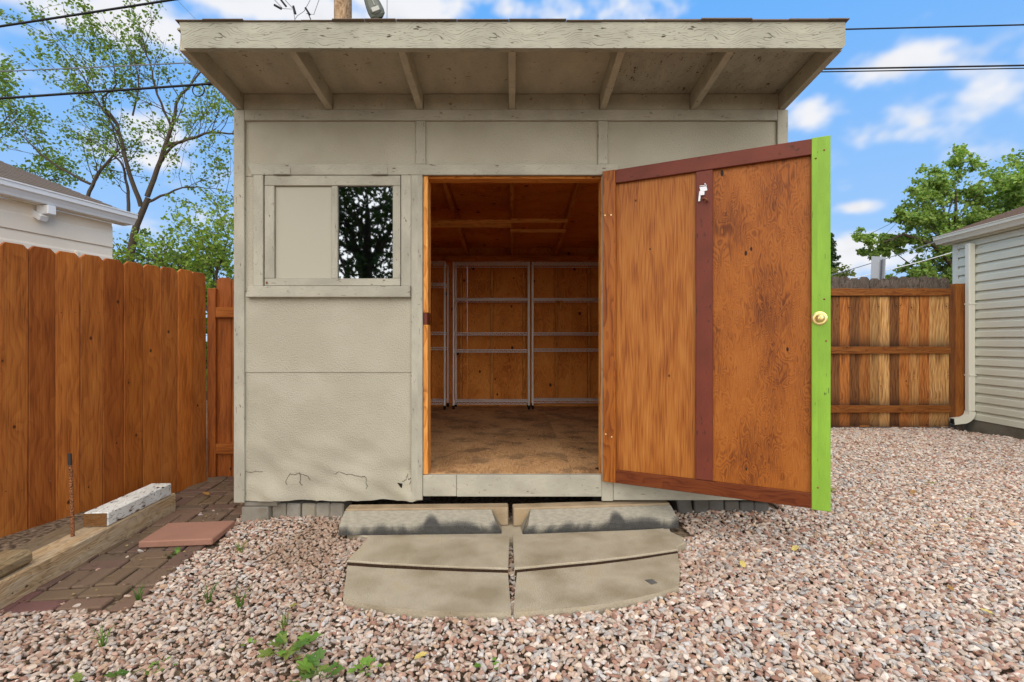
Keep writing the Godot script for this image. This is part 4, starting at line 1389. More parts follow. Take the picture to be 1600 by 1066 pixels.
func make_neighbours() -> void:
	# right: pale vinyl-sided house; x runs along its wall towards us, z out of the wall
	var wx := Vector3(-0.065, 0, 0.998).normalized()
	var h := thing("vinyl_house", "pale grey-green vinyl sided house with white downspout, right edge of the yard", "house", Vector3(6.53, 0, -7.22), atan2(-wx.z, wx.x))
	lb(h, "wall", Vector3(3.0, 1.42, -2.6), Vector3(6.0, 2.56, 5.2), M.vinyl, 0.0)
	lb(h, "foundation", Vector3(3.0, 0.0, -2.57), Vector3(5.96, 0.30, 5.18), M.foundation, 0.01)
	var y := 0.135
	var k := 0
	while y < 2.6:
		part("siding_course", lap(5.90, 0.1285, 0.002, 0.030, Vector2.ZERO), M.vinyl, h, Vector3(3.05, y, 0.001))
		y += 0.1285
		k += 1
	lb(h, "corner_trim", Vector3(0.045, 1.40, 0.012), Vector3(0.092, 2.50, 0.026), M.vinyl_trim)
	lb(h, "soffit", Vector3(3.0, 2.665, 0.045), Vector3(6.2, 0.012, 0.10), M.vinyl_trim, 0.001)
	lb(h, "fascia", Vector3(3.0, 2.72, 0.082), Vector3(6.2, 0.12, 0.02), M.vinyl_trim, 0.002)
	gutter(h, "gutter", -0.12, 6.1, 2.675, 0.093, M.gutter)
	# downspout with its curved foot
	var st := st_new()
	add_box(st, Vector3(0, 1.42, 0), Vector3(0.082, 2.36, 0.088), 0.012)
	var dn := part("downspout", st.commit(), M.gutter, h, Vector3(0.36, 0, 0.072))
	var pts := PackedVector3Array(); var rad := PackedFloat32Array()
	st = st_new()
	for i in 9:
		var q := PI / 2 * i / 8.0
		var c := Vector3(0.0, 0.245 - 0.13 * sin(q), 0.13 - 0.13 * cos(q))
		pts.append(c); rad.append(0.053)
	pts.append(Vector3(0.0, 0.100, 0.24)); rad.append(0.053)
	square_tube(st, pts, 0.041, 0.044)
	part("elbow", st.commit(), M.gutter, dn)
	st = st_new()
	add_box(st, Vector3(0, 0.100, 0.2405), Vector3(0.066, 0.07, 0.003), 0.0)
	part("opening", st.commit(), M.dark, dn)
	for yy in [0.75, 1.75]:
		lb(dn, "strap", Vector3(0, yy, -0.004), Vector3(0.10, 0.022, 0.092), M.gutter, 0.002)
	roof_courses(h, -0.13, 6.15, 2.795, 0.15, 0.36, 14, M.shingle)
	# left: cream garage behind the fence
	var gx := Vector3(0.199, 0, -0.98).normalized()
	var g := thing("cream_garage", "cream sided garage with brown shingle roof and white gutter behind the fence", "garage", Vector3(-4.07, 0, -5.0), atan2(-gx.z, gx.x))
	lb(g, "wall", Vector3(-2.5, 1.2, -2.02), Vector3(5.0, 2.4, 4.0), M.cream, 0.0)
	y = 0.05
	while y < 2.42:
		part("siding_course", lap(4.98, 0.238, 0.002, 0.016, Vector2.ZERO), M.cream, g, Vector3(-2.50, y, -0.019))
		y += 0.238
	lb(g, "soffit", Vector3(-2.45, 2.435, 0.02), Vector3(5.1, 0.01, 0.06), M.cream, 0.001)
	lb(g, "fascia", Vector3(-2.45, 2.49, 0.04), Vector3(5.1, 0.11, 0.02), M.cream, 0.002)
	gutter(g, "gutter", -5.0, 0.11, 2.435, 0.051, M.white_gutter)
	st = st_new()
	add_box(st, Vector3(0, 0, 0), Vector3(0.07, 0.08, 0.13), 0.006)
	var el := part("downspout_elbow", st.commit(), M.white_gutter, g, Vector3(-0.66, 2.39, 0.07))
	lb(el, "outlet", Vector3(-0.02, -0.05, -0.05), Vector3(0.07, 0.055, 0.12), M.white_gutter, 0.006).rotation.x = 0.5
	lb(g, "wall_hook", Vector3(-0.36, 2.06, 0.004), Vector3(0.025, 0.05, 0.02), M.cream, 0.004)
	roof_courses(g, -5.1, 0.12, 2.545, 0.10, 0.385, 15, M.shingle_grey)


func gutter(p: Node3D, called: String, x0: float, x1: float, y: float, z: float, m: Material) -> void:
	# K-shaped trough
	var prof := [Vector2(0, 0), Vector2(0.07, 0.0), Vector2(0.078, 0.02), Vector2(0.098, 0.052), Vector2(0.112, 0.062), Vector2(0.115, 0.098), Vector2(0.122, 0.102), Vector2(0.122, 0.112), Vector2(0.108, 0.112), Vector2(0.105, 0.10), Vector2(0.10, 0.07), Vector2(0.06, 0.01), Vector2(0.006, 0.01), Vector2(0.004, 0.11), Vector2(0, 0.11)]
	var st := st_new()
	for k in prof.size():
		var a: Vector2 = prof[k]; var b: Vector2 = prof[(k + 1) % prof.size()]
		var e := (b - a).normalized()
		var n := Vector3(0, -e.x, e.y)
		var A := Vector3(x0, y + a.y, z + a.x); var B := Vector3(x1, y + a.y, z + a.x); var C := Vector3(x1, y + b.y, z + b.x); var D := Vector3(x0, y + b.y, z + b.x)
		tri(st, A, B, C, n, Vector2.ZERO, Vector2.ZERO, Vector2.ZERO)
		tri(st, A, C, D, n, Vector2.ZERO, Vector2.ZERO, Vector2.ZERO)
	var cap := PackedVector2Array()
	for q in prof: cap.append(q)
	var idx := Geometry2D.triangulate_polygon(PackedVector2Array([prof[0], prof[1], prof[2], prof[3], prof[4], prof[5], prof[7], prof[14]]))
	var cp := [prof[0], prof[1], prof[2], prof[3], prof[4], prof[5], prof[7], prof[14]]
	for xx in [x0, x1]:
		for k in range(0, idx.size(), 3):
			var q := []
			for j in 3: q.append(Vector3(xx, y + cp[idx[k + j]].y, z + cp[idx[k + j]].x))
			tri(st, q[0], q[1], q[2], Vector3(-1 if xx == x0 else 1, 0, 0), Vector2.ZERO, Vector2.ZERO, Vector2.ZERO)
	part(called, st.commit(), m, p)


func square_tube(st: SurfaceTool, pts: PackedVector3Array, hx: float, hy: float) -> void:
	var rings := []
	for i in pts.size():
		var t := (pts[mini(i + 1, pts.size() - 1)] - pts[maxi(i - 1, 0)]).normalized()
		var up := Vector3.RIGHT.cross(t).normalized()
		rings.append([pts[i] + Vector3.RIGHT * hx + up * hy, pts[i] - Vector3.RIGHT * hx + up * hy, pts[i] - Vector3.RIGHT * hx - up * hy, pts[i] + Vector3.RIGHT * hx - up * hy])
	for i in pts.size() - 1:
		for k in 4:
			var a: Vector3 = rings[i][k]; var b: Vector3 = rings[i][(k + 1) % 4]; var c: Vector3 = rings[i + 1][(k + 1) % 4]; var d: Vector3 = rings[i + 1][k]
			var n := ((a + b + c + d) / 4.0 - (pts[i] + pts[i + 1]) / 2.0).normalized()
			tri(st, a, b, c, n, Vector2.ZERO, Vector2.ZERO, Vector2.ZERO)
			tri(st, a, c, d, n, Vector2.ZERO, Vector2.ZERO, Vector2.ZERO)


func roof_courses(p: Node3D, x0: float, x1: float, y: float, z: float, pitch: float, rows: int, m: Material) -> void:
	# deck and courses of shingles rising away from the gutter (towards -z)
	var l := rows * 0.145
	var ang := atan(pitch)
	var deck := lb(p, "roof_deck", Vector3((x0 + x1) / 2, y + sin(ang) * l / 2 - 0.018, z - cos(ang) * l / 2), Vector3(x1 - x0 - 0.02, 0.02, l), M.dark, 0.0)
	deck.rotation.x = ang
	var away := Vector3(0, sin(ang), -cos(ang))
	for k in rows:
		var c := Vector3((x0 + x1) / 2, y, z) + away * (0.145 * k + 0.09)
		var x := x0 + (0.0 if k % 2 else 0.15)
		var o := lb(p, "shingle_course", c, Vector3(x1 - x0 + rng.randf_range(-0.02, 0.02), 0.007, 0.19), m, 0.002)
		o.rotation.x = ang - 0.035


# ---------------------------------------------------------------- trees
func leaf_mesh(wide: float) -> ArrayMesh:
	# a leaf folded along its midrib, tip along +y
	var st := st_new()
	var l := [Vector3(0, 0, 0), Vector3(wide * 0.8, 0.3, 0.10), Vector3(wide, 0.55, 0.12), Vector3(0, 1.0, -0.08), Vector3(-wide, 0.55, 0.12), Vector3(-wide * 0.8, 0.3, 0.10), Vector3(0, 0.5, 0)]
	for t in [[0, 1, 6], [1, 2, 6], [2, 3, 6], [3, 4, 6], [4, 5, 6], [5, 0, 6]]:
		var a: Vector3 = l[t[0]]; var b: Vector3 = l[t[1]]; var c: Vector3 = l[t[2]]
		var n := (c - a).cross(b - a).normalized()
		tri(st, a, b, c, n, Vector2.ZERO, Vector2.ZERO, Vector2.ZERO)
	return st.commit()


func put_leaf(r: RandomNumberGenerator, xs: Array, cs: Array, p: Vector3, size: float, tone: Vector3, lean := Vector3.ZERO) -> void:
	var dirn := (Vector3(r.randfn(), r.randfn() * 0.7 - 0.2, r.randfn()) + lean).normalized()
	var side := dirn.cross(Vector3(r.randfn(), r.randfn(), r.randfn())).normalized()
	var b := Basis(side, dirn, side.cross(dirn)).scaled_local(Vector3.ONE * size * r.randf_range(0.7, 1.25))
	xs.append(Transform3D(b, p))
	var c := tone * r.randf_range(0.7, 1.3)
	cs.append(Color(c.x * r.randf_range(0.9, 1.15), c.y, c.z))


func limb_path(a: Vector3, dirn: Vector3, l: float, n: int, r: RandomNumberGenerator, wob: float, lift: float) -> PackedVector3Array:
	var out := PackedVector3Array([a])
	var d := dirn.normalized()
	for i in n:
		d = (d + Vector3(r.randfn(), r.randfn(), r.randfn()) * wob + Vector3.UP * lift).normalized()
		out.append(out[-1] + d * l / n)
	return out


func taper(n: int, a: float, b: float) -> PackedFloat32Array:
	var out := PackedFloat32Array()
	for i in n: out.append(lerpf(a, b, float(i) / (n - 1)))
	return out


# side branches along a limb, down to leafy twigs
func sprout(wood: SurfaceTool, r: RandomNumberGenerator, xs: Array, cs: Array, path: PackedVector3Array, rad: float, level: int, o: Dictionary) -> void:
	var n: int = o.get("per", [7, 5, 0])[level]
	var length: float = o.get("len", [1.3, 0.55, 0.3])[level]
	for k in n:
		var t := lerpf(o.get("from", 0.3), 1.0, (k + r.randf()) / n) * (path.size() - 1)
		var i: int = mini(int(t), path.size() - 2)
		var p := path[i].lerp(path[i + 1], t - i)
		var along := (path[i + 1] - path[i]).normalized()
		var out := along.cross(Vector3(r.randfn(), r.randfn(), r.randfn())).normalized()
		var d: Vector3 = along * 0.75 + out * r.randf_range(0.5, 1.0) + o.get("lean", Vector3.ZERO)
		var l := length * r.randf_range(0.55, 1.25)
		var q := limb_path(p, d, l, 4, r, 0.16, 0.06)
		var r1: float = maxf(rad * 0.4, 0.006)
		if level == 0 or r.randf() < 0.75:
			tube(wood, q, taper(5, r1, r1 * 0.35), 5)
		if level == 0:
			sprout(wood, r, xs, cs, q, r1, 1, o)
		else:
			var m: int = o.get("leaves", 9)
			if r.randf() < o.get("bare", 0.0): m = 1
			for j in m:
				var w := lerpf(0.25, 1.1, r.randf()) * 4.0
				var ii: int = mini(int(w), 3)
				var c: Vector3 = q[ii].lerp(q[ii + 1], w - ii) + Vector3(r.randfn(), r.randfn() * 0.7, r.randfn()) * o.get("puff", 0.10)
				put_leaf(r, xs, cs, c, o.get("size", 0.1), o.get("tone", Vector3(0.1, 0.2, 0.03)), o.get("hang", Vector3.ZERO))


func limbs_tree(label: String, base: Vector3, limbs: Array, o: Dictionary, sd: int) -> Node3D:
	# limbs: [[x, y, z, radius], ...] in the tree's own axes; the first is the trunk
	var t := thing("tree", label, "tree", base, 0.0, "")
	var r := RandomNumberGenerator.new()
	r.seed = sd
	var xs := []; var cs := []
	var twigs := st_new()
	var first := true
	for l in limbs:
		var pts := PackedVector3Array(); var rad := PackedFloat32Array()
		# smooth the given points
		var cv := Curve3D.new()
		for k in l.size():
			var p := Vector3(l[k][0], l[k][1], l[k][2])
			var tang := Vector3.ZERO
			if k > 0 and k < l.size() - 1:
				tang = (Vector3(l[k + 1][0], l[k + 1][1], l[k + 1][2]) - Vector3(l[k - 1][0], l[k - 1][1], l[k - 1][2])) * 0.2
			cv.add_point(p, -tang, tang)
		var m: int = l.size() * 3
		for k in m:
			var w := float(k) / (m - 1)
			pts.append(cv.sample_baked(w * cv.get_baked_length(), true) + Vector3(r.randfn(), r.randfn(), r.randfn()) * 0.012)
			var f: float = w * (l.size() - 1)
			var i: int = mini(int(f), l.size() - 2)
			rad.append(lerpf(l[i][3], l[i + 1][3], f - i) * 0.8)
		var st := st_new()
		tube(st, pts, rad, 8)
		part("trunk" if first else "limb", st.commit(), M.bark, t)
		if not first:
			sprout(twigs, r, xs, cs, pts, rad[rad.size() / 2], 0, o)
		first = false
	part("twigs", twigs.commit(), M.bark, t).set_meta("kind", "stuff")
	var c := multi("crown", leaf_mesh(o.get("wide", 0.36)), o.get("mat"), xs, cs, t)
	c.set_meta("kind", "stuff")
	return t


# a leafy crown made of many clumps: each [x, y, z, radius]
func clump_tree(label: String, called: String, cat: String, base: Vector3, clumps: Array, per: int, size: float, tone: Vector3, mat: Material, trunk: Array, sd: int, group := "") -> Node3D:
	var t := thing(called, label, cat, base, 0.0, group)
	var r := RandomNumberGenerator.new()
	r.seed = sd
	var xs := []; var cs := []
	for c in clumps:
		var sub := int(9 + c[3] * 7)
		var shade := r.randf_range(0.8, 1.2)
		for s in sub:
			var off := Vector3(r.randfn(), r.randfn() * 0.75, r.randfn())
			off = off.normalized() * c[3] * pow(r.randf(), 0.4)
			var cc := Vector3(c[0], c[1], c[2]) + off
			var rr: float = c[3] * r.randf_range(0.16, 0.34)
			for j in int(per * r.randf_range(0.6, 1.4)):
				var q := Vector3(r.randfn(), r.randfn() * 0.6, r.randfn()) * rr * 0.62
				put_leaf(r, xs, cs, cc + q, size, tone * shade, Vector3(0, -0.3, 0))
	var first := true
	var st := st_new()
	var any := false
	for l in trunk:
		var pts := PackedVector3Array(); var rad := PackedFloat32Array()
		for p in l:
			pts.append(Vector3(p[0], p[1], p[2])); rad.append(p[3])
		if first:
			var s0 := st_new()
			tube(s0, pts, rad, 8)
			part("trunk", s0.commit(), M.bark, t)
			first = false
		else:
			tube(st, pts, rad, 6); any = true
	# a limb to each clump
	if trunk.size() > 0:
		var top: Array = trunk[0]
		for c in clumps:
			var a: Array = top[r.randi_range(1, top.size() - 1)]
			var A := Vector3(a[0], a[1], a[2]); var B := Vector3(c[0], c[1], c[2])
			var mid := A.lerp(B, 0.5) + Vector3(r.randfn(), 0.5 + r.randf(), r.randfn()) * 0.08 * A.distance_to(B)
			tube(st, PackedVector3Array([A, mid, B]), PackedFloat32Array([a[3] * 0.34, a[3] * 0.2, 0.012]), 5)
			any = true
	if any: part("limbs", st.commit(), M.bark, t).set_meta("kind", "stuff")
	var o := multi("crown", leaf_mesh(0.38), mat, xs, cs, t)
	o.set_meta("kind", "stuff")
	return t


func make_trees() -> void:
	var lm := leaf_mat(Color(1, 1, 1), 0.9)
	# the sparse tree behind the garage, in young leaf (its own axes: metres from the foot, at d = 14)
	var k := 0.018325
	var px := func(a: Array) -> Array:
		# picks: pixels right of and above the foot at 14 m, depth, radius
		var out := []
		for q in a: out.append([q[0] * k, q[1] * k, q[2], q[3]])
		return out
	var limbs := [
		px.call([[-14, -200, 0, 0.17], [-8, -60, 0, 0.15], [2, 0, 0, 0.14], [15, 50, 0.1, 0.12], [34, 100, 0.1, 0.088]]),
		px.call([[34, 100, 0.1, 0.085], [52, 165, 0, 0.075], [64, 215, -0.1, 0.06], [73, 262, -0.2, 0.045], [105, 310, -0.3, 0.03], [120, 350, -0.4, 0.012]]),
		px.call([[64, 215, -0.1, 0.045], [52, 262, 0.2, 0.035], [50, 300, 0.4, 0.025], [36, 330, 0.5, 0.012]]),
		px.call([[56, 180, 0, 0.06], [91, 205, -0.4, 0.05], [121, 217, -0.6, 0.035], [170, 220, -0.9, 0.012]]),
		px.call([[52, 160, 0, 0.05], [88, 175, 0.4, 0.04], [140, 183, 0.7, 0.02], [166, 186, 0.9, 0.01]]),
		px.call([[26, 85, 0.1, 0.08], [13, 140, 0.3, 0.07], [2, 185, 0.3, 0.055], [-16, 225, 0.2, 0.04], [-48, 245, 0.1, 0.025], [-80, 262, 0, 0.012]]),
		px.call([[-8, 210, 0.25, 0.04], [-18, 240, 0.5, 0.03], [7, 262, 0.6, 0.02], [5, 300, 0.7, 0.01]]),
		px.call([[-2, 60, 0, 0.06], [-13, 110, -0.3, 0.055], [-33, 155, -0.6, 0.045], [-50, 180, -0.7, 0.035], [-88, 215, -0.9, 0.02], [-100, 232, -1, 0.01]]),
		px.call([[31, 92, 0.1, 0.05], [82, 120, -0.2, 0.035], [115, 124, -0.5, 0.015], [140, 118, -0.6, 0.01]]),
		px.call([[-45, 85, 0.4, 0.06], [-36, 120, 0.4, 0.055], [-14, 155, 0.3, 0.04], [0, 178, 0.2, 0.02]]),
		px.call([[-40, 115, 0.4, 0.045], [-80, 140, 0.7, 0.035], [-110, 170, 0.9, 0.02], [-130, 200, 1.0, 0.01]]),
		px.call([[2, 185, 0.3, 0.035], [-40, 270, 0.6, 0.025], [-70, 320, 0.7, 0.015], [-90, 345, 0.8, 0.008]]),
		px.call([[15, 225, 0.2, 0.03], [20, 290, 0.1, 0.02], [-8, 345, 0, 0.01]]),
	]
	var la := limbs_tree("sparse tall tree with several dark limbs and young leaves beyond the cream garage", Vector3(-10.99, 3.48, -14.0), limbs,
		{"per": [9, 6, 0], "len": [1.35, 0.6, 0.3], "from": 0.22, "leaves": 17, "size": 0.088, "puff": 0.085, "tone": Vector3(0.18, 0.29, 0.05), "lean": Vector3(-0.30, 0.1, 0), "hang": Vector3(-0.8, 0, 0), "mat": lm, "bare": 0.3, "wide": 0.34}, 501)
	la.position.y = 3.48
	var tr := st_new()
	tube(tr, PackedVector3Array([Vector3(-0.30, -3.6, 0), Vector3(-0.26, -2.6, 0)]), PackedFloat32Array([0.24, 0.18]), 8)
	# the tree that hangs in from the far left
	limbs_tree("leafy tree reaching into the sky from the far left edge", Vector3(-17.2, 2.0, -15.0), [
		[[0, -2.1, 0, 0.2], [0.1, 1.5, 0, 0.17], [0.2, 3.4, 0, 0.12]],
		[[0.2, 3.2, 0, 0.09], [0.9, 4.6, 0.2, 0.06], [1.7, 5.6, 0.3, 0.03], [2.3, 6.2, 0.3, 0.012]],
		[[0.2, 3.0, 0, 0.09], [1.0, 3.7, -0.3, 0.05], [1.9, 4.2, -0.5, 0.03], [2.7, 4.4, -0.6, 0.012]],
		[[0.1, 2.4, 0, 0.08], [0.9, 2.8, 0.3, 0.05], [1.8, 2.9, 0.5, 0.025], [2.5, 2.8, 0.6, 0.01]],
		[[0.2, 3.4, 0, 0.08], [0.1, 5.0, 0.2, 0.05], [0.6, 6.4, 0.3, 0.03], [0.8, 7.2, 0.2, 0.012]],
		[[0.15, 1.9, 0, 0.07], [1.0, 2.0, 0.2, 0.04], [2.0, 1.7, 0.3, 0.02], [2.9, 1.3, 0.3, 0.01]]],
		{"per": [9, 7, 0], "len": [1.2, 0.55, 0.3], "leaves": 19, "size": 0.10, "puff": 0.13, "tone": Vector3(0.16, 0.275, 0.05), "lean": Vector3(0.0, 0.0, 0), "mat": lm, "wide": 0.36}, 502)
	# bright young growth between the garage and the shed
	limbs_tree("bright green young tree behind the fence beside the shed's left corner", Vector3(-5.75, 0, -9.3), [
		[[0, 0, 0, 0.07], [0.05, 1.2, 0, 0.06], [0.1, 1.9, 0, 0.05]],
		[[0.1, 1.9, 0, 0.035], [0.2, 2.5, 0.1, 0.028], [0.42, 3.0, 0.2, 0.02], [0.5, 3.45, 0.2, 0.008]],
		[[0.08, 1.7, 0, 0.035], [-0.3, 2.2, 0.1, 0.028], [-0.7, 2.6, 0.2, 0.018], [-0.95, 2.9, 0.2, 0.008]],
		[[0.08, 1.6, 0, 0.035], [0.5, 2.0, -0.2, 0.02], [0.9, 2.25, -0.3, 0.01]],
		[[0.06, 1.4, 0, 0.03], [-0.5, 1.75, -0.2, 0.02], [-1.1, 2.0, -0.3, 0.01]],
		[[0.1, 1.8, 0, 0.03], [-0.15, 2.7, -0.3, 0.02], [-0.3, 3.2, -0.4, 0.008]]],
		{"per": [9, 6, 0], "len": [0.75, 0.36, 0.2], "from": 0.15, "leaves": 18, "size": 0.07, "puff": 0.10, "tone": Vector3(0.22, 0.33, 0.05), "mat": lm, "wide": 0.36}, 503)
	var low := []
	var r := RandomNumberGenerator.new()
	r.seed = 9
	for i in 16:
		low.append([r.randf_range(-1.5, 1.5), r.randf_range(0.6, 2.1) - 0.1, r.randf_range(-0.6, 0.6), r.randf_range(0.32, 0.5)])
	clump_tree("dense bright green hedge rising just above the left fence's return", "hedge", "hedge", Vector3(-6.35, 0, -10.2), low, 26, 0.085, Vector3(0.19, 0.30, 0.045), lm, [[[0, 0, 0, 0.05], [0, 0.6, 0, 0.04], [0.1, 1.4, 0, 0.02]]], 504)
	var dk := []
	for i in 12:
		dk.append([r.randf_range(-2.6, 3.0), r.randf_range(3.4, 4.9) - 0.15 * absf(i - 6), r.randf_range(-0.8, 0.8), r.randf_range(0.6, 0.95)])
	clump_tree("low dark green tree showing above the garage roof", "tree", "tree", Vector3(-13.2, 0, -17.5), dk, 26, 0.14, Vector3(0.11, 0.19, 0.035), lm, [[[0, 0, 0, 0.2], [0, 1.8, 0, 0.16], [0.1, 3.4, 0, 0.08]]], 505)
	# right: big maple beyond the fence
	var kk := 0.03272
	var cl := []
	for q in [[1492, 262, 30], [1512, 250, 22], [1462, 292, 26], [1488, 300, 30], [1522, 285, 28], [1536, 300, 20], [1432, 318, 26], [1455, 345, 28], [1418, 345, 16], [1480, 350, 30], [1512, 350, 32], [1536, 345, 26], [1440, 372, 26], [1470, 385, 28], [1500, 392, 30], [1388, 352, 17], [1402, 372, 17], [1366, 366, 15], [1378, 388, 13], [1415, 382, 16], [1450, 415, 22], [1485, 425, 26], [1425, 425, 14], [1408, 436, 12], [1520, 420, 26], [1460, 440, 20], [1530, 380, 26]]:
		cl.append([(q[0] - 1500) * kk, (533 - q[1]) * kk + 1.23, r.randf_range(-1.4, 1.4), q[2] * kk * 1.08])
	clump_tree("large green maple beyond the right fence, left of the vinyl house", "tree", "tree", Vector3(22.9, 0, -25.0), cl, 46, 0.17, Vector3(0.22, 0.345, 0.075), lm, [[[0.4, 0, 0, 0.30], [0.2, 3.0, 0, 0.22], [-0.1, 5.2, 0, 0.13], [-0.2, 7.2, 0, 0.08], [-0.2, 9.0, 0, 0.04]], [[0.1, 4.6, 0, 0.14], [-1.6, 6.1, 0.3, 0.11], [-3.2, 6.6, 0.4, 0.07], [-4.2, 6.2, 0.4, 0.03]]], 506)
	var cr := []
	for q in [[1568, 290, 24], [1590, 268, 28], [1612, 285, 30], [1562, 318, 26], [1590, 315, 32], [1572, 345, 30], [1545, 335, 22], [1620, 330, 34], [1604, 352, 30], [1640, 290, 36], [1650, 340, 36], [1578, 380, 26], [1625, 380, 30]]:
		cr.append([(q[0] - 1610) * kk, (533 - q[1]) * kk + 1.23, r.randf_range(-1.4, 1.4), q[2] * kk * 1.1])
	clump_tree("second green tree rising behind the vinyl house's roof", "tree", "tree", Vector3(26.5, 0, -25.6), cr, 46, 0.17, Vector3(0.20, 0.33, 0.07), lm, [[[0, 0, 0, 0.34], [0, 3.0, 0, 0.28], [0.1, 6.0, 0, 0.18], [0.1, 8.0, 0, 0.08]]], 507)
	var sb := []
	for q in [[1308, 428, 16], [1322, 436, 15], [1300, 440, 18], [1335, 446, 10], [1345, 455, 14], [1318, 452, 18], [1290, 432, 16]]:
		sb.append([(q[0] - 1318) * 0.0209, (533 - q[1]) * 0.0209 + 1.23, r.randf_range(-0.3, 0.3), q[2] * 0.0209])
	clump_tree("yellowish green bush peeking over the right fence beside the green door edge", "bush", "bush", Vector3(10.85, 0, -16.0), sb, 26, 0.085, Vector3(0.15, 0.19, 0.045), lm, [[[0, 0, 0, 0.06], [0, 1.0, 0, 0.05], [0.1, 2.2, 0, 0.03]]], 508)
	# a conifer's tip at the door's edge
	var cf := []
	for i in 16:
		var w := (15 - i) / 15.0
		for j in 3:
			cf.append([r.randfn() * 0.35 * w, 3.0 + i * 0.17, r.randfn() * 0.35 * w, 0.10 + 0.22 * w])
	clump_tree("dark conifer tip just right of the door's green edge", "conifer_tree", "tree", Vector3(12.95, 0, -20.0), cf, 12, 0.11, Vector3(0.045, 0.085, 0.035), lm, [[[0, 0, 0, 0.12], [0, 3.0, 0, 0.07], [0, 5.6, 0, 0.015]]], 509)
	# behind the viewer: the big tree that the shed's window mirrors, and that shades the yard
	var bc := []
	for i in 42:
		var v := Vector3(r.randfn(), r.randfn() * 0.8, r.randfn()).normalized() * pow(r.randf(), 0.45)
		bc.append([v.x * 3.0, 5.1 + v.y * 2.8, v.z * 2.2, r.randf_range(0.8, 1.15)])
	clump_tree("big dark tree on the viewer's side of the yard, mirrored in the shed window", "tree", "tree", Vector3(-4.6, 0, 9.0), bc, 12, 0.16, Vector3(0.045, 0.09, 0.02), lm, [[[0, 0, 0, 0.26], [0.05, 1.6, 0, 0.22], [0.0, 3.4, 0, 0.16], [0, 5.4, 0, 0.08]]], 510)
	var bd2 := []
	for i in 26:
		var v := Vector3(r.randfn(), r.randfn() * 0.8, r.randfn()).normalized() * pow(r.randf(), 0.45)
		bd2.append([v.x * 3.2, 4.2 + v.y * 2.2, v.z * 2.0, r.randf_range(0.8, 1.15)])
	clump_tree("second tree on the viewer's side, farther left along the neighbour's yard", "tree", "tree", Vector3(-11.5, 0, 7.5), bd2, 12, 0.16, Vector3(0.05, 0.10, 0.022), lm, [[[0, 0, 0, 0.24], [0.05, 1.5, 0, 0.2], [0.0, 3.0, 0, 0.14], [0, 4.6, 0, 0.07]]], 511)


# ---------------------------------------------------------------- pole, wires, sign
func wire(label: String, a: Vector3, b: Vector3, sag: float, r: float, mat: Material, group := "") -> MeshInstance3D:
	var pts := PackedVector3Array(); var rad := PackedFloat32Array()
	for i in 17:
		var t := i / 16.0
		pts.append(a.lerp(b, t) - Vector3.UP * sag * 4.0 * t * (1.0 - t))
		rad.append(r)
	var st := st_new()
	tube(st, pts, rad, 6)
	var o := part("overhead_wire", st.commit(), mat, self)
	tag(o, label, "wire", group)
	return o


